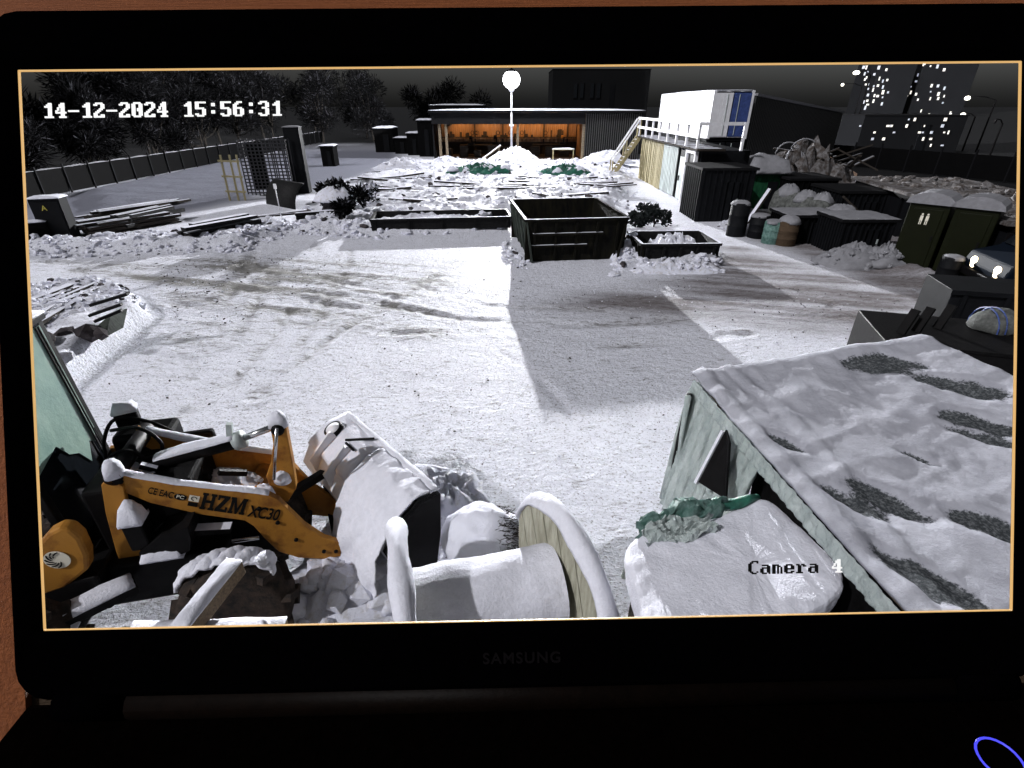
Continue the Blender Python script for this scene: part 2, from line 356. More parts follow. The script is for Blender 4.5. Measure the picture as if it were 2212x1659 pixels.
brown = np.clip(np.maximum(brown*1.15, mud_shade*(1.0+.9*drag)), 0, 1)
nx, ny = len(xs), len(ys)
co = np.stack([X, Y, Z], -1).reshape(-1, 3)
idx = np.arange(nx*ny).reshape(ny, nx)
fa = np.stack([idx[:-1,:-1], idx[:-1,1:], idx[1:,1:], idx[1:,:-1]], -1).reshape(-1, 4)
me = bpy.data.meshes.new('ground'); me.from_pydata(co.tolist(), [], fa.tolist())
for nm, arr in (('dirt', dirt), ('brown', brown), ('bare', bare), ('slope_shade', slope_shade)):
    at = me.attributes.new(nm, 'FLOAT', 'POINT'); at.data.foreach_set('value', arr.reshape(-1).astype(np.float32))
me.polygons.foreach_set('use_smooth', np.ones(len(fa), bool)); me.update()
gm = bpy.data.materials.new('packed_snow'); gm.use_nodes = True
n = gm.node_tree.nodes; l = gm.node_tree.links; b = n['Principled BSDF']; b.inputs['Roughness'].default_value = .7; b.inputs['Specular IOR Level'].default_value = .2
tc = n.new('ShaderNodeTexCoord')
def nzn(sc, det=6, rg=.6, vec=None):
    k = n.new('ShaderNodeTexNoise'); k.inputs['Scale'].default_value = sc; k.inputs['Detail'].default_value = det; k.inputs['Roughness'].default_value = rg
    l.new(vec if vec else tc.outputs['Object'], k.inputs['Vector']); return k.outputs['Fac']
def warp(vec, sc, amt):
    k = n.new('ShaderNodeTexNoise'); k.inputs['Scale'].default_value = sc; k.inputs['Detail'].default_value = 3; l.new(vec, k.inputs['Vector'])
    v1 = n.new('ShaderNodeVectorMath'); v1.operation = 'SUBTRACT'; l.new(k.outputs['Color'], v1.inputs[0]); v1.inputs[1].default_value = (.5,.5,.5)
    v2 = n.new('ShaderNodeVectorMath'); v2.operation = 'SCALE'; v2.inputs['Scale'].default_value = amt; l.new(v1.outputs[0], v2.inputs[0])
    v3 = n.new('ShaderNodeVectorMath'); l.new(vec, v3.inputs[0]); l.new(v2.outputs[0], v3.inputs[1]); return v3.outputs[0]
def mth(op, a_, b_, clamp=False):
    k = n.new('ShaderNodeMath'); k.operation = op; k.use_clamp = clamp
    for i, q in enumerate((a_, b_)):
        if isinstance(q, (int, float)): k.inputs[i].default_value = q
        else: l.new(q, k.inputs[i])
    return k.outputs[0]
def mixc(f, c0, c1):
    k = n.new('ShaderNodeMix'); k.data_type = 'RGBA'
    if isinstance(f, float): k.inputs[0].default_value = f
    else: l.new(f, k.inputs[0])
    for i, q in ((6, c0), (7, c1)):
        if isinstance(q, tuple): k.inputs[i].default_value = (*q, 1)
        else: l.new(q, k.inputs[i])
    return k.outputs[2]
def attr(nm):
    k = n.new('ShaderNodeAttribute'); k.attribute_name = nm; return k.outputs['Fac']
mp = n.new('ShaderNodeMapping'); mp.inputs['Rotation'].default_value = (0, 0, -ang); mp.inputs['Scale'].default_value = (.42, 1.6, 1); l.new(warp(tc.outputs['Object'], .55, 1.1), mp.inputs['Vector'])
grit = nzn(26, 5, .7); strk = nzn(7, 8, .75, mp.outputs[0]); big = nzn(1.1, 5)
c = mixc(mth('MULTIPLY', mth('SUBTRACT', big, .35, True), .9), (.74,.75,.83), (.58,.585,.66))
sd_ = mth('MULTIPLY', mth('SUBTRACT', strk, mth('SUBTRACT', .556, mth('MULTIPLY', attr('dirt'), .235)), True), 7, True)
c = mixc(mth('MULTIPLY', sd_, .85), c, (.09,.08,.072))
c = mixc(mth('MULTIPLY', attr('dirt'), .38), c, (.30,.30,.27))
gs = mth('MULTIPLY', mth('SUBTRACT', grit, .545, True), 9, True)
c = mixc(mth('MULTIPLY', gs, .85), c, (.10,.09,.085))
bs = mth('MULTIPLY', attr('brown'), mth('ADD', .45, mth('MULTIPLY', strk, .9)), True)
c = mixc(mth('MULTIPLY', bs, .92), c, (.085,.066,.060))
c = mixc(mth('MULTIPLY', attr('slope_shade'), .9), c, (.115,.12,.155))
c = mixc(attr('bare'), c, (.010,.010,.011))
l.new(c, b.inputs['Base Color'])
bp = n.new('ShaderNodeBump'); bp.inputs['Strength'].default_value = .9; bp.inputs['Distance'].default_value = .05
foot = nzn(7.5, 5, .62)
l.new(mth('ADD', mth('ADD', mth('MULTIPLY', grit, .5), mth('MULTIPLY', strk, .8)), mth('MULTIPLY', foot, 1.1)), bp.inputs['Height']); l.new(bp.outputs[0], b.inputs['Normal'])
me.materials.append(gm)
go = bpy.data.objects.new('ground', me); COL.objects.link(go); tag(go, 'trampled and driven packed snow covering the whole yard', None, kind='structure')

# ================================================================== the lookout the picture is taken from: platform, desk, laptop
PF = 3.45
tower = thing('lookout_platform', 'timber lookout platform under the desk that carries the laptop', 'platform', (0, -.25, 0))
for i in range(5):
    piece('plank', unit_of('timber'), tower, (0, -.43+i*.215, PF-.02), (0,0,U(-.004,.004)), (1.0, .205, .04))
for x in (-.42, .42):
    for y in (-.4, .4): piece('post', unit_of('timber'), tower, (x, y, (PF-.04)/2-.03), (0,0,0), (.12, .12, PF+.02))
    piece('joist', unit_of('timber'), tower, (x, 0, PF-.105), (0,0,0), (.06, .95, .13))
Q = (0.03249, 0.01122, 0.01534, 0.00659, 0.01392, -0.1969)
RL = Euler((Q[0],0,0)).to_matrix() @ Euler((0,Q[1],0)).to_matrix() @ Euler((0,0,Q[2])).to_matrix()
HY = -.134
LM = CAMM @ Matrix.Translation(Q[3:6]) @ RL.to_4x4() @ Matrix.Translation((0, HY, 0))
lap = thing('laptop', 'black laptop standing open, its screen showing the snowy night yard', 'laptop')
lap.matrix_world = LM
LI = LM.inverted().to_3x3()
dF = LI @ Vector((0,-1,0)); dU = LI @ Vector((0,0,1)); dX = dF.cross(dU)*1.0
L0 = (0, HY, 0)
def rrect(x0, x1, y0, y1, r, k=5):
    P = []
    for cx, cy, a0 in ((x1-r, y1-r, 0), (x0+r, y1-r, 90), (x0+r, y0+r, 180), (x1-r, y0+r, 270)):
        for i in range(k): 
            t = math.radians(a0+90*i/(k-1)); P.append((cx+r*math.cos(t), cy+r*math.sin(t)))
    return P
def ringmesh(name, outs, mname, parent, off):
    # outs: list of (loop, z): consecutive loops are skinned
    m_ = MB(off); V = [(x, y, z) for lp, z in outs for x, y in lp]; k = len(outs[0][0]); N = len(outs)
    m_.add(V, [(i*k+j, i*k+(j+1) % k, ((i+1) % N)*k+(j+1) % k, ((i+1) % N)*k+j) for i in range(N) for j in range(k)])
    return m_.build(name, mname, parent)
SW, SH = .191, .10736
inn = rrect(-SW, SW, -SH, SH, .0004); mid = rrect(-SW-.0035, SW+.0035, -SH-.0035, SH+.0035, .002); om = rrect(-.1985, .1985, -.1305, .1255, .010); out = rrect(-.2005, .2005, -.1335, .1275, .012)
bk_ = rrect(-SW-.009, SW+.009, -SH-.007, SH+.007, .0006)
ringmesh('bezel', [(inn, -.0026), (inn, -.0008), (mid, .0008), (om, .0022), (out, .0008), (out, -.008), (bk_, -.008), (bk_, -.004)], 'laptop', lap, L0)
e1 = rrect(-SW+.0001, SW-.0001, -SH+.0001, SH-.0001, .0004); e0 = rrect(-SW+.00034, SW-.00034, -SH+.00034, SH-.00034, .0003)
ringmesh('screen_edge', [(e1, -.0012), (e0, -.0012), (e0, -.0022), (e1, -.0022)], 'osd_edge', lap, L0)
def frame_box(mb, o, u, v, n_, a0, a1, b0, b1, c0, c1):
    P = [o+u*a_+v*b_+n_*c_ for c_ in (c0, c1) for a_, b_ in ((a0,b0),(a1,b0),(a1,b1),(a0,b1))]
    mb.add(P, [(3,2,1,0),(4,5,6,7),(0,1,5,4),(1,2,6,5),(2,3,7,6),(3,0,4,7)])
hp = Vector((0, HY-.0065, -.004))
m_ = MB(L0); m_.tube([(-.158, HY-.003, -.003), (.165, HY-.003, -.003)], .0065, 12); m_.build('hinge_cover', 'laptop_ridge', lap, True)
for x0, x1 in ((-.185, -.160), (.167, .190)):
    m_ = MB(L0); m_.tube([(x0, HY-.002, -.003), (x1, HY-.002, -.003)], .0075, 12); m_.build('hinge', 'laptop', lap, True)
m_ = MB(L0); frame_box(m_, hp, Vector((1,0,0)), dF, dU, -.205, .205, -.004, .26, -.022, -.002)
base = m_.build('base', 'laptop_deck', lap, bevel=.002)
m_ = MB(L0); frame_box(m_, hp, Vector((1,0,0)), dF, dU, -.160, .150, .085, .185, -.0019, -.0010); kb = m_.build('keyboard_well', 'laptop', base)
key = None
for r_ in range(5):
    for c_ in range(15):
        o = hp+Vector((1,0,0))*(-.148+c_*.0203)+dF*(.095+r_*.0190)
        m_ = MB(L0); frame_box(m_, o, Vector((1,0,0)), dF, dU, -.008, .008, -.0075, .0075, -.0008, .0018)
        if r_ == 0 and c_ == 0 or True: m_.build('key', 'laptop', kb)
# glowing ring round the power button
ci = CAMM.inverted(); q3 = LM.inverted()
ro = (q3 @ Vector((0,0,CAM_H))); rd = q3.to_3x3() @ ray(2161, 1640); hp0 = hp-Vector(L0)
t_ = dU.dot(hp0-dU*.0004-ro)/dU.dot(rd); lc = ro+rd*t_
m_ = MB(); pts = [lc+Vector((1,0,0))*.0072*math.cos(k*.2618)+dF*.0072*math.sin(k*.2618) for k in range(25)]
m_.tube(pts, .00042, 6, caps=False); m_.build('power_button_ring', 'led', base)
def text_mesh(name, s_, size, mname, parent, mtx, ext=.0, offs=0., align='LEFT', shear=0., space=1.):
    cu = bpy.data.curves.new(name, 'FONT'); cu.body = s_; cu.size = size; cu.extrude = ext; cu.offset = offs; cu.align_x = align; cu.shear = shear; cu.space_character = space
    o = bpy.data.objects.new(name, cu); COL.objects.link(o)
    me_ = bpy.data.meshes.new_from_object(o.evaluated_get(bpy.context.evaluated_depsgraph_get()))
    bpy.data.objects.remove(o); bpy.data.curves.remove(cu)
    me_.name = name; me_.materials.clear(); me_.materials.append(M[mname])
    r_ = bpy.data.objects.new(name, me_); COL.objects.link(r_); r_.parent = parent; r_.matrix_local = mtx; return r_
tag(text_mesh('maker_name', 'SAMSUNG', .0060, 'laptop_logo', lap, Matrix.Translation((-.0198, -.1222-HY, .0019)), .0002, .00012, space=1.16), 'faint grey maker name in capitals on the bezel', None)
GL = {
'0': '.####. ##..## ##..## ##..## ##.### ##.### ##..## ##..## ##..## .####.', '1': '...##. ..###. .####. ...##. ...##. ...##. ...##. ...##. ...##. .#####',
'2': '.####. ##..## ....## ....## ...##. ..##.. .##... ##.... ##..## ######', '3': '.####. ##..## ....## ....## ..###. ....## ....## ....## ##..## .####.',
'4': '...##. ..###. ..###. .#.##. .#.##. #..##. ###### ...##. ...##. ..####', '5': '###### ##.... ##.... ##.... #####. ....## ....## ....## ##..## .####.',
'6': '..###. .##... ##.... ##.... #####. ##..## ##..## ##..## ##..## .####.', '-': '...... ...... ...... ...... ...... ###### ...... ...... ...... ......',
':': '...... ..##.. ..##.. ...... ...... ...... ..##.. ..##.. ...... ......', 'C': '..#### .##..# ##.... ##.... ##.... ##.... ##.... ##.... .##..# ..###.',
'a': '...... ...... ...... .####. ....## .##### ##..## ##..## ##..## .###.#', 'm': '...... ...... ...... ####.. ##.##. ##.#.# ##.#.# ##.#.# ##.#.# ##.#.#',
'e': '...... ...... ...... .####. ##..## ##..## ###### ##.... ##..## .####.', 'r': '...... ...... ...... ##.##. .##.## .##... .##... .##... .##... ####..'}
def osd(s_, x0, y0, pitch, h, mname, label):
    m_ = MB(L0); px = pitch/7.2; py = h/10
    for i, ch in enumerate(s_):
        if ch == ' ': continue
        for r_, row in enumerate(GL[ch].split()):
            j = 0
            while j < 6:
                if row[j] == '#':
                    k = j
                    while k < 6 and row[k] == '#': k += 1
                    xa = x0+i*pitch+j*px; xb = x0+i*pitch+k*px; ya = y0+h-(r_+1)*py; yb = ya+py*1.0
                    m_.add([(xa,ya,-.002),(xb,ya,-.002),(xb,yb,-.002),(xa,yb,-.002),(xa,ya,-.0023),(xb,ya,-.0023),(xb,yb,-.0023),(xa,yb,-.0023)], [(0,1,2,3),(7,6,5,4),(0,4,5,1),(1,5,6,2),(2,6,7,3),(3,7,4,0)])
                    j = k
                else: j += 1
    tag(m_.build('screen_text', mname, lap), label, None)
osd('14-12-2024 15:56:31', -.1830, .0898, .00478, .0055, 'osd_white', 'white date and time in the top left of the screen')
osd('Camera', .0857, -.0908, .00478, .0053, 'ink', 'black camera caption in the bottom right of the screen')
osd('4', .0857+7*.00478, -.0908, .00478, .0053, 'osd_white', 'white camera number in the bottom right of the screen')
# desk below it and a warm wooden board frame behind the lid
DT = (LM @ (hp-Vector(L0)-dU*.022)).z-.0015
desk = thing('desk', 'small dark wooden desk carrying the laptop', 'desk', (0, -.16, PF))
for i in range(5): piece('plank', unit_of('brown_crate'), desk, (0, -.235+.103*i+.021, DT-PF-.0125), (0,0,0), (.66, .101, .025))
for x in (-.29, .29):
    for y in (-.2, .17): piece('leg', unit_of('brown_crate'), desk, (x, y, (DT-PF-.025)/2), (0,0,0), (.05, .05, DT-PF-.025))
fr = thing('board_frame', 'orange brown wooden board frame close behind the laptop lid', 'frame'); fr.matrix_world = LM
for nm, c_, s_ in (('head_board', (0, .1485-HY, -.018), (.62, .052, .010)), ('side_board', (-.2535, -.05-HY, -.018), (.086, .38, .010)), ('side_board', (.2435, -.018-HY, -.018), (.046, .276, .010))):
    piece(nm, unit_of('board_orange'), fr, c_, (0,0,0), s_)

piece('sill_board', unit_of('brown_crate'), fr, (0, -.205-HY, -.020), (0,0,0), (.56, .13, .008))
# ================================================================== open-fronted barn with the lit workshop
YB = 53.0
def bx(px): return (px-1106)*.0441
barn = thing('open_barn', 'long low open-fronted barn with orange lit interior and snowy roof', 'barn', (2, YB, 0))
BO = (2, YB, 0)
x0, x1, xo = bx(938), bx(1378), bx(1259)
m_ = MB(BO); m_.box(((x0+x1)/2, YB+4.3, 4.06), (x1-x0+.5, 9.4, .16)); rf = m_.build('roof', 'barn_dark', barn)
m_ = MB(BO); m_.cap(((x0+x1)/2, YB+4.3, 4.142), x1-x0+.5, 9.4, .14, n=60, m_=6, seed=3); m_.build('snow_cap', 'snow', rf, True)
m_ = MB(BO); m_.box(((x0+xo)/2, YB-.05, 3.50), (xo-x0, .16, .94)); m_.build('fascia', 'barn_dark', barn)
m_ = MB(BO); m_.box((x0+.06, YB+4.2, 1.95), (.12, 8.3, 3.98)); m_.build('side_wall', 'barn_dark', barn)
m_ = MB(BO); m_.box((x1-.06, YB+4.2, 1.95), (.12, 8.3, 3.98)); m_.build('side_wall', 'barn_dark', barn)
m_ = MB(BO); m_.box((xo, YB+4.2, 1.95), (.12, 8.1, 3.98)); m_.build('inner_wall', 'barn_inner', barn)
m_ = MB(BO); m_.box(((xo+x1)/2, YB+.14, 1.95), (x1-xo-.1, .08, 3.98)); m_.build('cladding_backing', 'barn_dark', barn)
nb = 26
for i in range(nb):
    piece('cladding_rib', unit_of('barn_rib'), barn, (xo+.12+(x1-xo-.25)*i/(nb-1)-2, .03, 1.95+U(-.02,.02)), (0,0,0), (.07, .12+U(-.03,.03), 3.9))
for px in (953, 967, 1118, 1257):
    m_ = MB(BO); m_.box((bx(px), YB+.12, 1.52), (.22, .22, 3.04)); m_.build('post', 'timber', barn)
m_ = MB(BO); m_.box(((x0+xo)/2, YB+5.6, .62), (xo-x0-.2, .10, 1.22)); m_.build('wall_base', 'barn_floor', barn)
npn = 34
for i in range(npn):
    ww = (xo-x0-.3)/npn
    piece('wall_board', unit_of('barn_inner'), barn, (x0+.15+ww*(i+.5)-2, 5.6+U(-.01,.01), 2.58), (0,0,0), (ww-.03, .08, 2.68))
for px in (1020, 1085, 1180, 1235):
    m_ = MB(BO); m_.box((bx(px), YB+5.35, 1.95), (.14, .14, 3.9)); m_.build('stud', 'dark_wood', barn)
m_ = MB(BO); m_.box(((x0+xo)/2, YB+5.3, 1.62), (xo-x0-.3, .3, .10)); m_.build('shelf', 'barn_inner', barn)
m_ = MB(BO); m_.box(((x0+x1)/2, YB+4.2, .02), (x1-x0-.3, 8.0, .06)); m_.build('floor', 'barn_floor', barn)
m_ = MB(BO); m_.box((x0+1.2, YB+4.2, 2.9), (.16, 8., .2)); m_.build('beam', 'dark_wood', barn)
for i, px in enumerate((985, 1050, 1112, 1165, 1222)):
    x = bx(px); t = thing('tube_lamp', 'warm tube lamp under the barn roof, number %s from the left post' % ['one','two','three','four','five'][i], 'lamp', (x, YB+3.9, 3.62), group='tube lamps in the barn')
    m_ = MB((x, YB+3.9, 3.62)); m_.box((x, YB+3.9, 3.80), (1.3, .16, .36)); m_.build('housing', 'barn_dark', t)
    m_ = MB((x, YB+3.9, 3.62)); m_.tube([(x-.6, YB+3.9, 3.60), (x+.6, YB+3.9, 3.60)], .03, 8)
    m_.build('tube', mat('warm_tube', (.8,.5,.2), .5, emit=(1,.42,.10), estr=3), t)
    ld = bpy.data.lights.new('tube_light', 'AREA'); ld.shape = 'RECTANGLE'; ld.size = 1.2; ld.size_y = .15; ld.energy = 46; ld.color = (1,.50,.17)
    lo = bpy.data.objects.new('tube_light', ld); COL.objects.link(lo); lo.location = (0, .25, -.10); lo.rotation_euler = (math.radians(38), 0, 0); lo.parent = t
# things in the workshop
def simple_table(nm, label, cat, p, rz, L, W, Hh, top, leg, snow=0., group=None):
    t = thing(nm, label, cat, p, rz, group)
    MB().box((0,0,Hh-.03), (L, W, .06)).build('table_top', top, t)
    for sx in (-1, 1):
        for sy in (-1, 1): MB().box((sx*(L/2-.08), sy*(W/2-.08), (Hh-.06)/2), (.09, .09, Hh-.06)).build('leg', leg, t)
    if snow: MB().cap((0,0,Hh), L, W, snow, seed=5).build('snow_cap', 'snow', t, True)
    return t
p = G(1217, 350); simple_table('trestle_table', 'pale timber table standing in the snow at the right of the barn opening', 'table', (p.x, YB-1.6, 0), -.12, 2.0, .9, 1.05, 'yellow_wood', 'yellow_wood', .08)
simple_table('work_bench', 'dark long work bench along the back of the lit barn, left half', 'bench', (bx(1030), YB+4.3, .05), 0, 3.8, .8, 1.0, 'dark_wood', 'dark_wood')
simple_table('work_bench', 'dark work bench along the back of the lit barn, right half', 'bench', (bx(1190), YB+4.2, .05), 0, 3.2, .8, 1.05, 'dark_wood', 'dark_wood')
for i, (px, hh, lb) in enumerate(((1012, .55, 'at the left end of the left work bench'), (1068, .62, 'in the middle of the left work bench'), (1150, .5, 'beside the middle barn post'), (1222, .6, 'at the right end of the right work bench'))):
    x = bx(px); t = thing('bench_machine', 'dark bench machine %s in the barn' % lb, 'machine', (x, YB+4.25, 1.05 if px < 1100 or px > 1180 else .05))
    MB().box((0,0,.12), (.6,.4,.24)).build('foot', 'dark_paint', t, bevel=.02)
    MB().box((.1,0,.24+hh*.4), (.14,.2,hh*.8)).build('column', 'dark_paint', t)
    MB().lathe((-.05,-.02,.24+hh*.75), [(.05,-.12),(.17,-.1),(.17,.1),(.05,.12)], 14, (1,0,0)).build('motor', 'orange' if i == 3 else 'dark_paint', t, True)
cl_ = thing('tool_rack', 'dark tools and coils hanging in front of the orange back wall of the barn', 'tools', (0, YB+5.0, 1.75)); RC = random.Random(4)
for k in range(34):
    x_ = RC.uniform(x0+.6, xo-.5); h_ = RC.uniform(.15,.75)
    if k % 4 == 0: MB().tube([(x_+.18*math.cos(a_), 0, .35+.18*math.sin(a_)) for a_ in np.linspace(0,6.28,12)], .03, 6).build('coil','dark_wood',cl_)
    else: MB().box((x_, RC.uniform(-.2,.2), h_/2-.05), (RC.uniform(.06,.4), .1, h_)).build('tool','dark_wood',cl_)
MB().box(((x0+xo)/2, .1, -.06), (xo-x0-.4, .4, .06)).build('rail','dark_wood',cl_)
for k in range(9):
    x_ = RC.uniform(x0+1, xo-1); pd = thing('crate_pile', 'dark crate on the barn floor, %s from the left post' % ['first','second','third','fourth','fifth','sixth','seventh','eighth','ninth'][k], 'crate', (x0+1.2+k*1.42, YB+2.2+RC.uniform(0,1.2), .05), RC.uniform(-.3,.3), 'crates on the barn floor')
    hh = RC.uniform(.5,1.15); ww = RC.uniform(.5,1.0)
    for j in range(4): MB().box((0,-.3,hh*(j+.5)/4), (ww,.04,hh/4-.03)).build('slat','dark_wood',pd)
    MB().box((0,.02,hh/2), (ww-.04,.56,hh-.04)).build('box','barn_floor',pd)
# lamp on its mast at the barn front
LX, LZ = bx(1105), 6.55
t = thing('lamp_mast', 'tall mast with a glaring round white lamp rising over the barn front', 'lamp', (LX, YB-.32, 0))
O_ = (LX, YB-.32, 0)
m_ = MB(O_); m_.tube([(LX, YB-.32, 0), (LX, YB-.32, 3.2), (LX, YB-.32, LZ-.25)], [.11, .10, .075], 10); m_.build('mast', 'white_paint', t, True)
m_ = MB(O_); m_.box((LX, YB-.32, 2.95), (.42,.26,.16)); m_.build('bracket', 'white_paint', t)
m_ = MB(O_); m_.lathe((LX, YB-.32, LZ), [(.03+.72*math.sin(a_), -.72*math.cos(a_)) for a_ in np.linspace(0,math.pi,15)], 28); m_.build('lamp_globe', 'lamp_glass', t, True)
m_ = MB(O_); m_.lathe((LX, YB-.32, LZ-.84), [(.10,-.14),(.22,0),(.30,.16)], 16); m_.build('globe_collar', 'white_paint', t, True)
ld = bpy.data.lights.new('mast_light', 'POINT'); ld.energy = 1.0; ld.shadow_soft_size = .16; ld.color = (.97,.98,1); ld.use_nodes = True
ln = ld.node_tree; em = ln.nodes['Emission']; fo = ln.nodes.new('ShaderNodeLightFalloff'); fo.inputs['Strength'].default_value = 78.; ln.links.new(fo.outputs['Constant'], em.inputs['Strength'])
lo = bpy.data.objects.new('mast_light', ld); COL.objects.link(lo); lo.location = (0, -1.5, LZ+.1); lo.parent = t

m_ = MB(O_); m_.lathe((LX, YB-.32, LZ+.60), [(.52,0),(.40,.10),(.12,.20),(.04,.34)], 20); m_.build('lamp_hood', 'dark_paint', t, True)
# ================================================================== buildings behind
def block(nm, label, cat, px0, px1, yb, yt, Yd, depth, mname, snow=.12, rz=0., group=None, capm='snow', ribs=0):
    a_ = AY(px0, yb, Yd); b_ = AY(px1, yb, Yd); top = AY((px0+px1)/2, yt, Yd).z
    t = thing(nm, label, cat, ((a_.x+b_.x)/2, Yd+depth/2, 0), rz, group); W = b_.x-a_.x
    bot = -.1
    MB().box((0,0,(top+bot)/2), (W, depth, top-bot)).build('wall', mname, t)
    MB().box((0,0,top+.05), (W+.16, depth+.16, .1)).build('roof', 'barn_dark', t)
    if snow: rough(MB().cap((0,0,top+.1), W+.16, depth+.16, snow, seed=int(px0)).build('snow_cap', capm, t, True), .07, .35, 2)
    for k in range(ribs):
        MB().box((-W/2+.06+(W-.12)*k/(ribs-1), -depth/2-.02, top/2), (.05, .06, top)).build('rib', mname, t)
        MB().box((-W/2-.02, -depth/2+.1+(depth-.2)*k/(ribs-1), top/2), (.06, .05, top)).build('rib', mname, t)
    if ribs: MB().box((W*.12+min(W*.3,.9)*.35, -depth/2-.06, max(top*.42,.4)), (.04,.04,.16)).build('handle', 'pale_steel', t)
    MB().box((W*.12, -depth/2-.02, max(top*.4,.4)), (min(W*.3,.9), .06, max(top*.75,.5))).build('door', 'dark_paint', t)
    return t
block('site_hut', 'low dark hut with two-step snowy roof right behind the left end of the barn', 'hut', 934, 1046, 330, 229, 70, 6, 'fence_dark')
block('site_cabin', 'dark square cabin with snow on its flat roof left of the barn', 'cabin', 811, 851, 320, 279, 62, 3, 'fence_dark', .16)
block('storage_box', 'dark storage box with snowy lid just left of the barn corner', 'box', 880, 905, 318, 290, 58, 2, 'fence_dark', .14)
block('storage_box', 'taller dark storage box touching the barn corner, snow on top', 'box', 905, 935, 322, 262, 56.5, 2, 'fence_dark', .14)
block('storage_box', 'small dark box under the left end of the barn roofline', 'box', 853, 880, 322, 300, 60, 2, 'fence_dark', .1)
block('utility_box', 'narrow dark upright box standing on the snow slope beyond the cages', 'box', 697, 724, 356, 318, 47, 1.2, 'fence_dark', .10)
far = block('far_building', 'big unlit building with two pairs of windows behind the barn', 'building', 1190, 1390, 300, 150, 105, 12, 'facade_far', 0)
for px in (1243, 1257, 1279, 1293):
    c_ = AY(px, 196, 105); m_ = MB(far.location); m_.box((c_.x, 104.96, c_.z), (.75, .1, 2.5)); wd = m_.build('window', 'fence_post', far)
    m_ = MB(far.location); m_.box((c_.x, 104.88, c_.z), (.55, .06, 2.2)); m_.build('pane', 'dark_glass', wd)
# apartment towers with lit windows
RT = random.Random(21)
def tower_block(label, px0, px1, ptop, cols, Yd):
    a_ = AY(px0, 300, Yd); b_ = AY(px1, 300, Yd); top = AY(px0, ptop, Yd).z
    t = thing('apartment_tower', label, 'building', ((a_.x+b_.x)/2, Yd+8, 0), 0, 'apartment towers far right'); o_ = t.location
    m_ = MB(o_); m_.box(((a_.x+b_.x)/2, Yd+8, top/2), (b_.x-a_.x, 16, top)); m_.build('wall', 'facade', t)
    m_ = MB(o_); m_.box(((a_.x+b_.x)/2, Yd+8, top+.8), (b_.x-a_.x+.6, 16.6, 1.6)); m_.build('parapet', 'facade', t)
    for px, rows in cols:
        for py in rows:
            c_ = AY(px+RT.uniform(-2.6,2.6), py+RT.uniform(-2.2,2.2), Yd)
            piece('window', unit_of('win_lit') if RT.random() < .7 else unit_of('win_dim'), t, (c_.x-o_.x, -8.02, c_.z), (0,0,0), (RT.uniform(.5,1.15), .2, RT.uniform(.6,1.7)))
    return t
def rows(a_, b_, st, p_): return [y for y in np.arange(a_, b_, st) if RT.random() < p_]
tower_block('dark apartment tower with narrow columns of lit windows beside the leftmost street lamp', 1853, 1931, 96,
    [(1868, rows(135,238,12,.75)), (1873, rows(132,240,12,.8)), (1888, rows(148,225,12,.85)), (1898, rows(148,225,12,.8)), (1907, rows(175,230,12,.7)), (1917, rows(150,232,12,.7)), (1860, rows(250,300,14,.3)), (1884, rows(276,310,9,.6)), (1898, rows(290,312,8,.6))], 270)
tower_block('dark apartment tower with stepped lit window columns, the further right of the two', 1944, 2056, 84,
    [(1957, rows(158,218,12,.9)), (1969, rows(158,210,14,.9)), (1981, rows(160,228,14,.9)), (1994, rows(138,200,30,.6)), (1997, rows(140,150,20,1)), (2010, [142, 185, 200, 213]), (2025, [145, 187, 201, 215]), (2038, [150, 192, 206, 222]), (1992, rows(240,330,20,.5)), (2006, rows(250,330,22,.6)), (2018, rows(240,300,22,.5)), (2052, [240, 246]), (1961, rows(255,330,24,.5))], 285)
lb_ = block('low_building', 'low dark building with scattered lit windows below the apartment towers', 'building', 1846, 2062, 330, 250, 60, 6, 'facade', 0)
for k in range(24):
    c_ = AY(RT.uniform(1856,2056), RT.choice((258,272,286,300,314)), 60)
    piece('window', unit_of('win_lit') if RT.random() < .6 else unit_of('win_dim'), lb_, (c_.x-lb_.location.x, -3.02, c_.z), (0,0,0), (RT.uniform(.12,.30), .08, RT.uniform(.12,.36)))
for i, (hx, hy, bxp, byp, Yd, lb, r_) in enumerate(((1850, 157, 1826, 352, 66, 'with a big lit head left of the apartment windows', .34), (1820, 183, 1812, 350, 95, 'with a tiny lit head close to the leftmost lamp', .22), (2090, 212, 2112, 430, 62, 'tall one with a lit head right of the apartment windows', .26), (2080, 248, 2062, 395, 64, 'lower one with a lit head right of the apartment windows', .26), (2150, 262, 2118, 440, 52, 'unlit thin one nearest the right screen edge', 0.))):
    h_ = AY(hx, hy, Yd); b_ = AY(bxp, byp, Yd); X0 = AY((hx+bxp)/2+(6 if i else -6), 330, Yd).x
    t = thing('street_lamp', 'street lamp %s' % lb, 'street lamp', (X0, Yd, 0), 0, 'street lamps at right'); o_ = (X0, Yd, 0)
    m_ = MB(o_); m_.tube([(X0, Yd, -.2), (X0, Yd, h_.z-.2), (X0+(h_.x-X0)*.4, Yd, h_.z+.12), (h_.x, Yd, h_.z+.2)], [.10,.07,.05,.045], 8); m_.build('pole', 'machine_black', t, True)
    m_ = MB(o_); m_.lathe((h_.x, Yd, h_.z), [(.04,-.20),(max(r_,.12)*.85,-.14),(max(r_,.12),.02),(max(r_,.12)*.7,.16),(.04,.2)], 14); m_.build('lamp_head', 'street_glow' if r_ else 'machine_black', t, True)

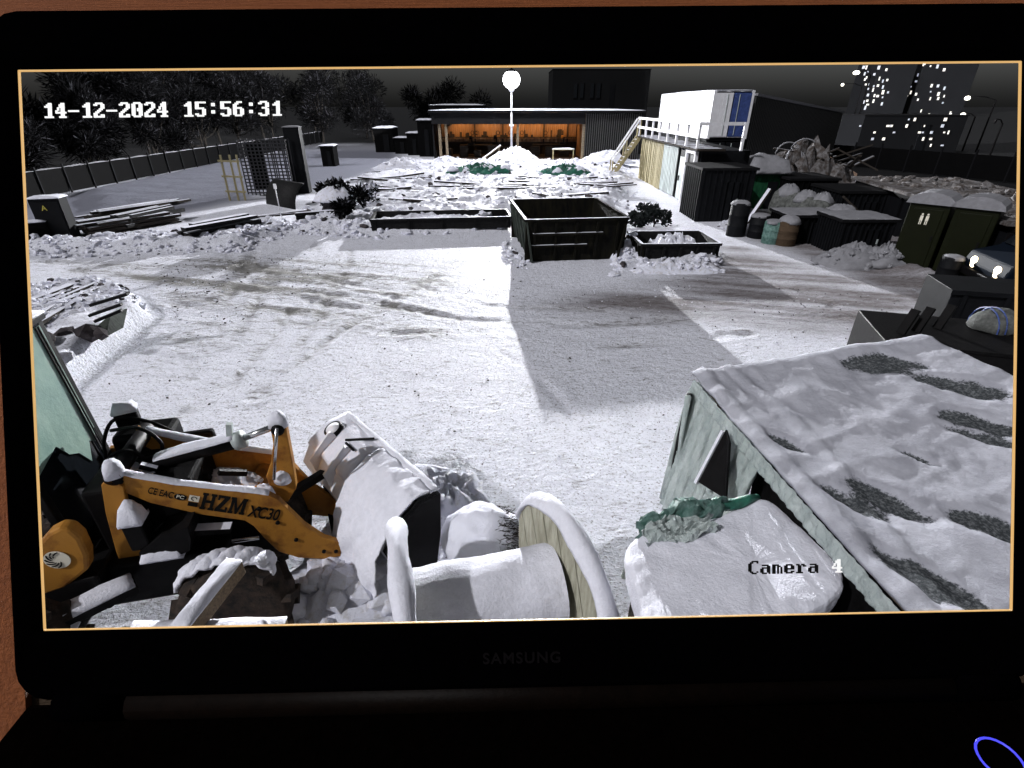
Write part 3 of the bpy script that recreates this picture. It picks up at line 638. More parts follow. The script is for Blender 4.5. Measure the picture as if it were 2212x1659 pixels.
# ================================================================== container stack with stairs at the right of the barn
XC = 8.9
low = thing('cabin_block', 'lower cabin clad in yellowish boards with a pale steel panel, under the railed deck', 'cabin', (XC+1.25, 33, 0)); LO = (XC+1.25, 33, 0)
m_ = MB(LO); m_.box((XC+1.35, 33, 1.32), (2.3, 12.4, 2.62)); m_.build('wall', 'dark_paint', low)
yy = 39.2; i = 0
while yy > 33.5:
    ww = U(.30,.36); piece('cladding_board', unit_of('yellow_wood'), low, (XC+.13-LO[0]+U(-.03,.02), yy-ww/2-33, 1.30), (0,0,0), (.10, ww-.13, 2.6)); yy -= ww
m_ = MB(LO)
for k in range(20): m_.box((XC+.15-(.03 if k % 2 else 0), 33.4-k*.15-.075, 1.3), (.06, .15, 2.5))
m_.build('steel_panel', 'pale_steel', low)
m_ = MB(LO); m_.box((XC+.12, 29.2, 1.1), (.1, 1.0, 2.1)); dr = m_.build('door', 'pale_steel', low)
m_ = MB(LO); m_.box((XC+.05, 29.5, 1.1), (.06, .05, .25)); m_.build('handle', 'steel_black', dr)
m_ = MB(LO)
for y_, s_ in ((27.05, (.16, .14, 2.45)), (28.45, (.16, .14, 2.45))): m_.box((XC+.02, y_, 1.22), s_)
m_.box((XC+.02, 27.75, 2.50), (.16, 1.54, .12)); m_.build('door_frame', 'white_paint', low)
m_ = MB(LO); m_.box((XC+.10, 27.75, 1.22), (.08, 1.24, 2.3)); m_.build('mesh_door', 'barn_rib', low)
deck = thing('railed_deck', 'snowy timber deck with pale handrails on top of the lower cabin', 'deck', (XC+.9, 33, 2.64)); DO = (XC+.9, 33, 2.64)
for k in range(32): piece('deck_board', unit_of('dark_wood', 'snow') if k % 3 else unit_of('dark_wood'), deck, (-.45, -6.5+k*.41, .04), (0,0,U(-.01,.01)), (1.35, .33, .09))
for k in range(8):
    y_ = 26.7+k*1.78; m_ = MB(DO); m_.box((XC-.12, y_, 3.22), (.11, .11, 1.2)); m_.build('rail_post', 'white_paint', deck)
for z_ in (3.24, 3.78):
    m_ = MB(DO); m_.box((XC-.2, 33, z_), (.06, 13.0, .14)); m_.build('handrail', 'white_paint', deck)
m_ = MB(DO); m_.bar((XC-.2, 26.5, 3.78), (XC+1.9, 26.5, 3.78), .07, .14); m_.build('handrail', 'white_paint', deck)
m_ = MB(DO); m_.box((XC+1.9, 26.5, 3.24), (.11,.11,1.2)); m_.build('rail_post', 'white_paint', deck)
st = thing('staircase', 'steep timber staircase with pale rails climbing to the railed deck', 'stairs', (XC-1.0, 39.6, 0)); SO = (XC-1.0, 39.6, 0)
for y_ in (39.2, 40.1):
    m_ = MB(SO); m_.bar((XC-1.75, y_, .05), (XC-.05, y_, 2.62), .07, .24); m_.build('stringer', 'yellow_wood', st)
    m_ = MB(SO); m_.bar((XC-1.85, y_, 1.05), (XC-.15, y_, 3.75), .07, .10); m_.build('handrail', 'white_paint', st)
    for f_ in (0., .5, 1.): m_ = MB(SO); m_.box((XC-1.8+1.7*f_, y_-.06, .55+2.6*f_), (.09,.09,1.1)); m_.build('rail_post', 'yellow_wood', st)
for k in range(11):
    f_ = (k+.6)/11.4; piece('step', unit_of('timber', 'snow'), st, (-.75+1.7*f_, .05, .05+2.57*f_), (0,0,0), (.26, .86, .05))
def container(nm, label, p, rz, L, W, Hh, mname, ends='white_paint', snow=.08, group=None, endmats=None):
    t = thing(nm, label, 'container', p, rz, group)
    for s_ in (-1, 1):
        m_ = MB(); k = int(L/.14)
        pts = []
        for i in range(k+1):
            pts.append((-L/2+.06+(L-.12)*i/k, s_*(W/2-.03-(.045 if (i//2) % 2 else 0))))
        V = [(x, y, .12) for x, y in pts]+[(x, y, Hh-.1) for x, y in pts]; kk = k+1
        m_.add(V, [(i, i+1, kk+i+1, kk+i) for i in range(k)]); m_.build('side_panel', mname, t)
    for z_ in (.06, Hh-.06):
        for s_ in (-1, 1): MB().box((0, s_*(W/2-.05), z_), (L, .1, .12)).build('rail', mname, t)
    for sx in (-1, 1):
        for sy in (-1, 1): MB().box((sx*(L/2-.07), sy*(W/2-.07), Hh/2), (.15, .15, Hh)).build('corner_post', mname, t)
    MB().box((0,0,.1), (L-.1, W-.1, .06)).build('floor', mname, t); MB().box((0,0,Hh-.04), (L-.1, W-.1, .05)).build('roof', mname, t)
    em = endmats or (ends, ends)
    for i, sy in enumerate((-1, 1)):
        d_ = MB().box((-L/2+.03, sy*(W/4-.05), Hh/2), (.07, W/2-.18, Hh-.26)).build('door', em[i], t)
        MB().tube([(-L/2-.025, sy*.35, .2), (-L/2-.025, sy*.35, Hh-.2)], .022, 6).build('lock_rod', 'pale_steel', d_)
    MB().box((L/2-.03, 0, Hh/2), (.07, W-.3, Hh-.26)).build('end_wall', mname, t)
    if snow: MB().cap((0,0,Hh+.003), L, W, snow, n=24, seed=4).build('snow_cap', 'snow', t, True)
    return t
container('shipping_container', 'white upper shipping container with blue door, stacked above the railed deck', (13.2, 41.0, 2.72), math.pi/2, 12.2, 2.4, 2.6, 'white_paint', endmats=('blue_paint', 'white_paint'), snow=.07)
container('shipping_container', 'dark lower shipping container carrying the white one', (13.2, 41.0, 0), math.pi/2, 12.2, 2.4, 2.68, 'dark_paint', ends='dark_paint', snow=0)
sh = thing('corrugated_shed', 'dark long shed with corrugated wall running right from the white container', 'shed', (20, 41, 0))
pA, pB = Vector((15.0, 36.3, 0)), Vector((26.2, 46.0, 0)); dv = (pB-pA).normalized(); nv = Vector((dv.y, -dv.x, 0)); Ls = (pB-pA).length
m_ = MB((20,41,0)); m_.add([pA, pB, pB-nv*4, pA-nv*4]+[q+Vector((0,0,h)) for q, h in ((pA,5.05),(pB,4.0),(pB-nv*4,4.0),(pA-nv*4,5.05))], [(0,1,5,4),(1,2,6,5),(2,3,7,6),(3,0,4,7)]); m_.build('wall', 'barn_dark', sh)
m_ = MB((20,41,0)); e_ = Vector((0,0,.003)); m_.prism([pA+nv*.2+Vector((0,0,5.06)), pB+nv*.2+Vector((0,0,4.01)), pB-nv*4.2+Vector((0,0,4.01)), pA-nv*4.2+Vector((0,0,5.06))], (0,0,.14)); m_.build('snow_roof', 'snow_dim', sh)
nr_ = 64
for k in range(nr_):
    q = pA+dv*Ls*(k+.5)/nr_+nv*.05; hh = 5.03-1.05*(k+.5)/nr_
    piece('corrugation', unit_of('barn_rib'), sh, (q.x-20, q.y-41, hh/2), (0,0,math.atan2(dv.y, dv.x)), (Ls/nr_*.5, .10, hh))

# ================================================================== right-hand side: huts, junk, drums, sacks, toilets, van
block('dark_hut', 'big plain dark hut in shade at the foot of the container stack', 'hut', 1502, 1612, 478, 368, 23.4, 2.4, 'dark_paint', 0, capm='snow_dim', ribs=9)
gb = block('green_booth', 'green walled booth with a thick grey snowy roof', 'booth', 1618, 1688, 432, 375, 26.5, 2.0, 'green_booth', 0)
MB().cap((0,0,AY(1650,375,26.5).z+.1), 2.1, 2.5, .62, seed=8, droop=.1).build('snow_cap', 'snow_dim', gb, True)
block('dark_hut', 'long dark hut right of the green booth, behind the sacks', 'hut', 1690, 1790, 470, 390, 25.5, 2.4, 'fence_dark', 0, capm='snow_dim', ribs=9)
block('dark_hut', 'low dark hut behind the leaning plank', 'hut', 1792, 1900, 510, 418, 21.5, 2.2, 'dark_paint', 0, capm='snow_dim', ribs=9)
block('dark_bin', 'wide dark bin with a snowy rim left of the toilets', 'bin', 1800, 1912, 553, 480, 17.6, 1.5, 'dark_paint', .05, capm='snow_dim', ribs=9)
block('dark_bin', 'lower dark bin behind the drums and the snow heap', 'bin', 1690, 1798, 530, 470, 19.2, 1.4, 'fence_dark', .04, capm='snow_dim', ribs=9)
# junk heap with hoops
jp = AY(1735, 372, 30); jh = thing('scrap_heap', 'snowy heap of scrap boards with bent hoops in front of the corrugated shed', 'heap', (jp.x, 30, 0)); JO = (jp.x, 30, 0)
m_ = MB(JO); m_.heap((jp.x, 30, 0), 3.6, 2.0, 2.35, seed=5, lump=.35); m_.build('mound', 'snow_dirty', jh)
for k in range(26):
    piece('board', unit_of('dark_wood', 'snow_dim'), jh, (U(-2.4,2.6), U(-1.3,.6), U(1.2,2.4)), (U(-.5,.5), U(-.6,.6), U(0,3)), (U(.8,2.4), .16, .07))
for k, (px, r_) in enumerate(((1702,.75),(1736,.9),(1718,.5))):
    c_ = AY(px, 345, 29.6); m_ = MB(JO); m_.tube([(c_.x+r_*math.cos(t_), 29.6+.25*math.sin(t_), c_.z+r_*1.1*math.sin(t_)) for t_ in np.linspace(-.1, 3.24, 14)], .04, 6); m_.build('hoop', 'snow_dim', jh, True)
p0 = AY(1765, 345, 33); sl = thing('tan_ramp', 'tan coloured sloping sheet right of the scrap heap', 'ramp', (p0.x+1.5, 33, 0))
m_ = MB(sl.location); m_.prism([AY(1766,328,33), AY(1774,326,33), AY(1852,375,33), AY(1850,384,33), AY(1768,362,33)], (0,1.6,0)); m_.build('sheet', 'sand', sl)
m_ = MB(sl.location); m_.bar((p0.x+.4, 33.7, 0), (p0.x+.4, 33.7, 1.6), .15, .15); m_.build('prop', 'timber', sl)
m_ = MB(sl.location); m_.bar((p0.x+2.2, 33.7, 0), (p0.x+2.2, 33.7, .7), .15, .15); m_.build('prop', 'timber', sl)
def barrel(label, p, r, h, mname, snow=.10, lean=0.):
    t = thing('drum', label, 'drum', p, 0, 'drums by the dark huts')
    prof = [(r*.96,0),(r,.03),(r,h*.32),(r*1.04,h*.34),(r,h*.36),(r,h*.64),(r*1.04,h*.66),(r,h*.68),(r,h-.03),(r*.96,h)]
    MB().lathe((0,0,0), prof, 18).build('barrel', mname, t, True)
    MB().lathe((0,0,h+.001), [(r*.95,0),(r*.9,.03),(.03,.035)], 18).build('lid', mname, t)
    MB().heap((0,0,h+.02), r*1.02, r*1.02, snow, seed=int(p[0]*10), lump=.1, pw=3).build('snow_cap', 'snow_dim', t, True)
def gp(x, y): 
    q = G(x, y); return (q.x, q.y, gz(q.x, q.y)-.04)
barrel('dark drum with a flat snow lid beside the dark hut corner', gp(1588,508), .36, 1.25, 'dark_paint', .10)
barrel('short dark drum with snow lid, second from the dark hut', gp(1634,512), .36, .85, 'dark_paint', .07)
barrel('drum with a yellowish band, third from the dark hut', gp(1664,524), .34, .80, 'net_green', .07)
barrel('dark drum with tilted looking snow pile, right of the yellowish one', gp(1694,528), .36, .85, 'brown_crate', .22)
def sack(label, p, r, h, seed):
    t = thing('bulk_sack', label, 'sack', p, U(0,1), 'bulk sacks with snow')
    m_ = MB(); vs_, fs_ = ICO[3]; rr = random.Random(seed); ph = [rr.uniform(0,6) for _ in range(4)]
    m_.add([(math.copysign(abs(x)**.6, x)*r*(1+.06*math.sin(4*z+ph[0])), math.copysign(abs(y)**.6, y)*r*(1+.06*math.sin(5*z+ph[1])), h*.5*(1+math.copysign(abs(z)**.7, z))*(1+.05*math.sin(5*x+ph[2]))) for x, y, z in vs_], fs_); m_.build('bag', 'bag', t, True)
    MB().heap((0,0,h*.86), r*.85, r*.85, h*.32, seed=seed, lump=.2, pw=2.5).build('snow_cap', 'snow_dim', t, True)
sack('fat pale sack with a snow cap just right of the green booth', gp(1688,480), .62, 1.15, 3)
sack('boxy pale sack with a snow cap, middle of the three by the booth', gp(1724,492), .62, 1.1, 4)
sack('leaning pale sack with a snow cap, right one of the three by the booth', gp(1758,498), .50, 1.15, 5)
sack('low sack half under snow left of the leaning plank', gp(1800,514), .72, .95, 6)
t = thing('plank', 'snow edged plank leaning up between the sacks and the toilets', 'plank', (0,0,0)); t.location = AY(1838,470,21.0)
m_ = MB(t.location); m_.bar(AY(1822,425,20.9), AY(1866,468,20.6), .3, .07, 0, 1); m_.build('board', ['dark_wood','snow_dim'], t)
m_ = MB(t.location); q = AY(1862,470,20.7); m_.box((q.x, q.y, q.z/2), (.12,.12,q.z)); m_.build('prop', 'dark_wood', t)
t = thing('plank', 'snowy plank standing slanted in front of the green booth', 'plank', AY(1650,440,22.5)); m_ = MB(t.location)
b0 = AY(1645,445,22.2); b1 = AY(1664,408,22.2); m_.bar((b0.x-.55, 22.2, 0.0), b1, .25, .08, 0, 1); m_.build('board', ['dark_wood','snow'], t)
def toilet(label, p, rz, sign):
    t = thing('portable_toilet', label, 'toilet', p, rz, 'portable toilets')
    w_, h_ = 1.0, 1.95
    MB().box((0,0,h_/2+.05), (w_, w_, h_-.1)).build('cabin', 'olive', t, bevel=.03)
    MB().box((0,-w_/2-.012, h_/2+.02), (w_*.72, .03, h_*.84)).build('door', 'olive', t, bevel=.008)
    MB().box((0,0,.06), (w_+.06, w_+.06, .12)).build('base', 'machine_black', t)
    m_ = MB(); k = 9; V = []
    for y_ in (-w_/2-.06, w_/2+.06): V += [((w_/2+.06)*math.cos(a_), y_, h_-.02+.26*math.sin(a_)) for a_ in np.linspace(0, math.pi, k)]
    m_.add(V, [tuple(range(k)), tuple(range(2*k-1, k-1, -1))]+[(i, k+i, k+i+1, i+1) for i in range(k-1)]+[(0, k-1, 2*k-1, k)]); m_.build('roof', 'olive', t, False)
    m_ = MB(); V = []; 
    for y_ in (-w_/2-.09, w_/2+.09): V += [((w_/2+.1)*math.cos(a_), y_, h_+.0+.33*math.sin(a_)) for a_ in np.linspace(0, math.pi, k)]
    m_.add(V, [tuple(range(k)), tuple(range(2*k-1, k-1, -1))]+[(i, k+i, k+i+1, i+1) for i in range(k-1)]+[(0, k-1, 2*k-1, k)]); m_.build('snow_cap', 'snow_dim', t, False)
    MB().box((.30,-w_/2-.04,1.0), (.05,.03,.16)).build('handle', 'machine_black', t)
    if sign:
        for x_ in (-.10, .04):
            m_ = MB(); yb = -w_/2-.035
            m_.lathe((x_, yb, 1.66), [(.028,-.006),(.028,.006)], 10, (0,1,0)); m_.box((x_, yb, 1.55), (.075,.012,.14)); m_.box((x_-.02, yb, 1.43), (.022,.012,.12)); m_.box((x_+.02, yb, 1.43), (.022,.012,.12)); m_.build('figure_sign', 'cream_ink', t)
    return t
TZ = math.radians(-47)
tp = G(1962, 588); toilet('dark olive portable toilet with figure sign, left one of the pair', (tp.x+.45, tp.y+.55, .02), TZ, True)
tp2 = tp+Vector((1.1*math.cos(TZ), 1.1*math.sin(TZ), 0)); toilet('dark olive portable toilet without sign, right one of the pair', (tp2.x+.45, tp2.y+.55, .02), TZ, False)
barrel('small dark drum with snow lid in front of the right toilet', gp(2035,615), .26, .8, 'dark_paint', .06)
# van with lit headlights
vp = Vector((14.75, 12.75, 0)); vn = thing('van', 'dark blue van with two lit headlights behind the toilets', 'van', vp, math.radians(168))
prof = [(-2.4,.45),(2.3,.45),(2.45,.75),(2.35,1.05),(1.75,1.22),(1.15,1.95),(-2.3,2.05),(-2.45,1.8)]
m_ = MB(); m_.prism([(x,-.92,z) for x, z in prof], (0,1.84,0)); bd = m_.build('body', 'van_paint', vn, bevel=.05)
m_ = MB(); m_.prism([(1.72,-.78,1.27),(1.20,-.78,1.88),(1.20,.78,1.88),(1.72,.78,1.27)], (.03,0,.025)); m_.build('windscreen', 'dark_glass', vn)
for s_ in (-1, 1):
    MB().lathe((2.40, s_*.52, .80), [(.02,-.06),(.13,-.05),(.15,.02),(.06,.05)], 14, (1,0,0)).build('headlight', 'head_glow', vn, True)
    MB().prism([(1.0,s_*.925,1.25),(1.55,s_*.925,1.25),(1.05,s_*.925,1.85),(.2,s_*.925,1.85),(.2,s_*.925,1.25)], (0,s_*.01,0)).build('side_window', 'dark_glass', vn)
    MB().box((1.5, s_*1.06, 1.35), (.08,.18,.24)).build('mirror', 'machine_black', vn)
    for x_ in (1.5, -1.5):
        wh = MB().lathe((x_, s_*.84, .36), [(.2,-.10),(.36,-.09),(.36,.09),(.2,.10)], 18, (0,1,0)).build('wheel', 'rubber', vn, True)
        MB().lathe((x_, s_*.90, .36), [(.02,-.05),(.2,-.04),(.2,.04),(.02,.05)], 14, (0,1,0)).build('rim', 'pale_steel', wh)
MB().box((2.42,0,.52), (.12,1.8,.2)).build('bumper', 'machine_black', vn, bevel=.03)
# garages and fence far right
gr = thing('garage_row', 'long dark garage row with speckled snowy roof behind toilets and van', 'garage', (24, 27, 0)); gO = (24, 27, 0)
qA, qB = G(1850, 388, 2.1), G(2196, 492, 2.1)
qA, qB = qA*1.22, qB*1.22; qA.z = qB.z = 0; dv = (qB-qA).normalized(); nv = Vector((dv.y,-dv.x,0)); Lg = (qB-qA).length
m_ = MB(gO); m_.prism([qA, qB, qB-nv*4, qA-nv*4], (0,0,1.6)); m_.build('wall', 'fence_dark', gr)
m_ = MB(gO); m_.prism([q+Vector((0,0,1.603)) for q in (qA+nv*.25, qB+nv*.25, qB-nv*4.2, qA-nv*4.2)], (0,0,.12)); m_.build('roof', 'snow_dirty', gr)
for k in range(7):
    c_ = qA+dv*Lg*(k+.5)/7+nv*.03; piece('garage_door', unit_of('dark_paint'), gr, (c_.x-24, c_.y-27, .72), (0,0,math.atan2(dv.y,dv.x)), (Lg/7*.8, .06, 1.4))
for k in range(70):
    c_ = qA+dv*Lg*U(.05,.98)-nv*U(.2,3.6); m_ = MB(gO)
    if k == 0: mm = MB(gO)
    mm.lump((c_.x, c_.y, 1.76), U(.12,.3), k, (1,1,.5))
tag(mm.build('roof_clutter', 'snow_dirty', gr), None, None, kind='stuff')
fn = thing('far_fence', 'thin dark post fence in front of the apartment towers', 'fence', (30, 50, 0)); fO = (30, 50, 0)
fA, fB = Vector((27.5, 48.5, 0)), Vector((36, 28, 0)); dv = (fB-fA).normalized(); Lf = (fB-fA).length
for k in range(11):
    c_ = fA+dv*Lf*k/10; piece('post', unit_of('fence_post'), fn, (c_.x-30, c_.y-50, .9), (0,0,0), (.1,.1,2.0))
    if k < 10:
        c_ = fA+dv*Lf*(k+.5)/10; piece('panel', unit_of('fence_dark'), fn, (c_.x-30, c_.y-50, .85), (0,0,math.atan2(dv.y,dv.x)), (Lf/10-.1,.05,1.5))
# crate, dark box, white bundle, snow piles at the right edge
cr = thing('slatted_crate', 'brown upright slatted crate at the right edge of the screen', 'crate', (17.3, 17.2, 0), -.5)
for k in range(7): piece('slat', unit_of('brown_crate'), cr, (-.7+k*.23, -.55, 1.0), (0,0,0), (.19,.04,2.0))
for k in range(5): piece('slat', unit_of('brown_crate'), cr, (-.82, -.42+k*.23, 1.0), (0,0,0), (.04,.19,2.0))
for z_ in (.15, 1.9): MB().box((0,0,z_), (1.6,1.05,.1)).build('rail', 'brown_crate', cr)
MB().cap((0,0,1.96), 1.7, 1.2, .08, seed=3).build('snow_cap', 'snow_dirty', cr, True)
db = thing('dark_skip', 'dark steel box beyond the tent at the right edge', 'skip', (11.2, 11.0, 0), -.25)
MB().box((0,.1,.48), (2.9,1.3,.96)).build('box', 'dark_paint', db, bevel=.02); MB().box((0,-.57,.93), (3.0,.1,.1)).build('rim', 'dark_paint', db)
for k in range(4): MB().box((-1.2+k*.8,-.58,.45), (.08,.06,.86)).build('rib', 'dark_paint', db)
d2 = thing('dark_bench', 'low black wide box right behind the tent', 'box', (8.35, 8.3, 0), -.28)
MB().box((0,0,.48), (3.6,1.7,.96)).build('box', 'machine_black', d2, bevel=.02); MB().box((0,-.86,.5), (3.4,.03,.8)).build('front_panel', 'machine_black', d2)
for k, x_ in enumerate((-1.7,-1.35,-.85)):
    tt = thing('dark_post', 'short dark stake poking up at the left end of the low black box, %s' % ('leftmost','middle one','rightmost')[k], 'stake', (d2.location.x+x_*math.cos(.28)+.15, d2.location.y+.55-x_*math.sin(.28)*-1+.30*k*0, .96), 0, 'stakes on the black box')
    MB().bar((0,0,0), (.18,.08,.42), .14, .05).build('stake', 'machine_black', tt)
wb = thing('white_bundle', 'white snow covered bundle with blue straps on the low black box', 'bundle', (G(2148,705,1.0).x, G(2148,705,1.0).y, .955))
m_ = MB(); vs_, fs_ = ICO[3]; m_.add([(x*.44, y*.34, max(0,.02+.36*z)+(.02*math.sin(6*x))) for x, y, z in vs_], fs_); m_.build('wrap', 'snow_dirty' if 0 else 'bag', wb, True)
for s_ in (-.12, .02): MB().tube([(s_+.1*math.cos(a_)*.2-.1, .35*math.cos(a_), .03+.36*math.sin(a_)) for a_ in np.linspace(0,math.pi,12)], .012, 6).build('strap', 'blue_paint', wb)
def snow_pile(label, px, py, rx, ry, h, seed, mname='snow_clod', rz=0., lump=.25):
    q = G(px, py); o = thing('snow_pile', label, 'snow pile', (q.x, q.y, gz(q.x,q.y)-.03), 0)
    m_ = MB(); m_.heap((0,0,0), rx, ry, h, rz, seed, 12, 34, lump); m_.build('mound', mname, o, True)
    m_ = MB(); rr = random.Random(seed)
    for k in range(45):
        t_ = rr.uniform(0,6.3); d_ = rr.uniform(.2,1.05); z_ = h*max(0,1-d_**1.6)
        m_.lump((rx*d_*math.cos(t_), ry*d_*math.sin(t_), z_), rr.uniform(.05,.13), seed*50+k)
    tag(m_.build('clods', mname, o), None, None, kind='stuff'); return o
snow_pile('rounded grey snow pile in front of the dark bins left of the toilets', 1838, 570, 1.3, .8, .62, 2, 'snow_dim')
snow_pile('ragged snow pile touching the left toilet', 1905, 575, .8, .6, .45, 3, 'snow_dim', lump=.5)
snow_pile('small snow ridge in front of the right toilet and the drum', 2050, 632, .9, .4, .32, 4, 'snow_dim')
snow_pile('snow ridge along the near side of the small skip', 1450, 585, 1.7, .42, .30, 5, lump=.5)
snow_pile('snow rubble heap between the two skips', 1345, 556, .55, .5, .42, 6, lump=.6)
snow_pile('white heaped snow in front of the barn post', 1110, 352, 2.6, 1.5, 1.1, 7, 'snow')
snow_pile('white heaped snow at the right corner of the barn', 1310, 360, 2.4, 1.2, .8, 8, 'snow')
snow_pile('white heaped snow at the left corner of the barn', 965, 362, 1.8, 1.0, .55, 9, 'snow')
snow_pile('broad snow heap left of the two green tarpaulins', 880, 372, 3.0, 1.6, .6, 10, 'snow_clod', lump=.4)

# ================================================================== skips in the middle of the yard
def skip(nm, label, p, rz, L, W, Hh, flare, rails, mname='steel_rust', sidem='skip_side', fill=None):
    t = thing(nm, label, 'skip', p, rz); th = .05
    def wall(a_, b_, n_, name, mm):
        a_, b_, n_ = Vector(a_), Vector(b_), Vector(n_); d_ = (b_-a_).normalized()
        f0 = n_*(-flare)
        P = [a_+f0+d_*flare*.0, b_+f0, b_+Vector((0,0,Hh)), a_+Vector((0,0,Hh))]
        m_ = MB(); m_.prism(P, n_*-th); return m_.build(name, mm, t)
    x, y = W/2, L/2
    wl = wall((-x,-y,0),(x,-y,0),(0,-1,0),'end_wall',mname); wall((x,y,0),(-x,y,0),(0,1,0),'end_wall',mname)
    wall((-x,y,0),(-x,-y,0),(-1,0,0),'side_wall',sidem); wall((x,-y,0),(x,y,0),(1,0,0),'side_wall',mname)
    MB().box((0,0,.06), (W-2*flare+.02, L-2*flare+.02, .06)).build('floor', mname, t)
    for a_, b_ in (((-x-.03,-y,Hh),(x+.03,-y,Hh)),((-x-.03,y,Hh),(x+.03,y,Hh)),((-x,-y,Hh+.004),(-x,y,Hh+.004)),((x,-y,Hh+.004),(x,y,Hh+.004))):
        MB().bar(a_, b_, .10, .08, 0, 1).build('rim', [mname, 'snow' if R.random() < .5 else mname], t)
    for z_, x_a, x_b in rails:
        fl = flare*(1-z_/Hh)
        MB().bar((x_a*W-x+fl,-y+fl-.05,z_), (x_b*W-x-fl,-y+fl-.05,z_), .10, .07, 0, 1).build('rail', [mname,'snow'], t)
    for k in range(5):
        fl = flare*.5; xx = -x+flare+.1+(W-2*flare-.2)*k/4
        MB().bar((xx,-y+flare-.03,.05),(xx,-y-.03,Hh-.08), .07,.07).build('rib', mname, t)
        yy_ = -y+.3+(L-.6)*k/4
        MB().bar((-x+flare-.03,yy_,.05),(-x-.03,yy_,Hh-.08), .07,.07).build('rib', sidem, t)
    if fill:
        m_ = MB(); m_.heap((0,0,.1), W*.42, L*.42, fill, seed=5, lump=.5, pw=3); m_.build('snow_fill', 'snow_clod', t, True)
    return t
a_ = G(1133, 566); sk = skip('large_skip', 'large black steel skip standing open in the middle of the yard', (a_.x+1.42, a_.y+2.0, .01), math.radians(7), 4.0, 3.3, 1.34, .20, [(.90,.05,.78),(.52,0.02,.65)])
m_ = MB(); 
for k in range(18): m_.lump((U(-1.2,1.2), U(.8,1.6), U(.1,.3)), U(.12,.3), k+300)
tag(m_.build('snow_lumps', 'snow_clod', sk), None, None, kind='stuff')
a_ = G(1462, 566); skip('small_skip', 'low dark open skip holding snow and rubble, right of the large skip', (a_.x, a_.y+.85, .01), math.radians(2), 1.9, 2.55, .58, .08, [], 'steel_black', 'steel_rust', .45)
a_ = G(958, 497); skip('long_tray', 'long shallow black tray left of the large skip', (a_.x-.1, a_.y+.5, .10), math.radians(6.5), 1.7, 5.6, .42, .04, [], 'steel_black', 'steel_black', .22)
# tyre with snowy rim leaning between the skips
tr = thing('tyre', 'dark tyre with snowy edge leaning between the two skips', 'tyre', (G(1362,545).x, G(1362,545).y, .32), .5)
MB().tube([(.26*math.cos(k*.3307), 0, .26*math.sin(k*.3307)) for k in range(20)], .10, 8, caps=False).build('tread', 'rubber', tr, True)
MB().heap((0,0,.33), .22, .12, .06, seed=2).build('snow_cap', 'snow', tr, True)
def twig_ball(nm, label, cat, p, rx, rz_, nt, seed, snow=.3, parts=('crown','trunk'), sz=(.10,.28), grp=None, mname='twig', shift=.5, th=.012):
    t = thing(nm, label, cat, p, 0, grp); rr = random.Random(seed); m_ = MB()
    cl = [(Vector((rr.gauss(0,.45)*rx, rr.gauss(0,.45)*rx, rz_*(.42+rr.random()*.95))), rr.uniform(.28,.5)*rx) for _ in range(9)]
    for k in range(nt):
        c_, cr_ = cl[rr.randrange(len(cl))]
        d_ = Vector((rr.gauss(0,1), rr.gauss(0,1), rr.gauss(.2,.8))).normalized()
        a_ = c_+d_*cr_*rr.random()**.4; L_ = rr.uniform(*sz); dd = (d_+Vector((rr.gauss(0,.6), rr.gauss(0,.6), rr.gauss(.2,.5)))).normalized()
        s_ = dd.cross(Vector((rr.gauss(0,1), rr.gauss(0,1), rr.gauss(0,1)))).normalized()*rr.uniform(.5,1.3)*th
        if a_.z < .02: continue
        m_.add([a_-s_, a_+s_, a_+dd*L_*.6+s_*2.4, a_+dd*L_, a_+dd*L_*.6-s_*2.4], [(0,1,2,3,4)], 1 if rr.random() < snow*(.4+.6*max(0,d_.z)) else 0)
    m_.build(parts[0], [mname, 'twig_snow' if snow < .6 else 'snow_clod'], t)
    m_ = MB(); r0 = max(.03, rx*.045)
    m_.tube([(0,0,-.05), (rr.uniform(-.1,.1)*rx, 0, rz_*.5), (rr.uniform(-.1,.1)*rx, rr.uniform(-.1,.1)*rx, rz_*1.05)], [r0, r0*.7, r0*.25], 7)
    for c_, cr_ in cl: m_.tube([(0,0,min(rz_*.35, c_.z*.6)), c_*.55+Vector((0,0,c_.z*.1)), c_], [r0*.5, r0*.35, r0*.12], 5)
    m_.build(parts[1], 'bark', t, True)
    return t
for k, (px, py, r_, lb) in enumerate(((1373,490,.42,'left of the pair behind the small skip'), (1412,490,.55,'right and bigger of the pair behind the small skip'))):
    q = G(px, py); twig_ball('shrub', 'dark rounded leafless shrub, %s' % lb, 'shrub', (q.x,q.y,gz(q.x,q.y)), r_, r_*.9, 1100, 50+k, .06, ('twigs','stem'), (.06,.16), 'shrubs behind the small skip', 'shrub', th=.02)

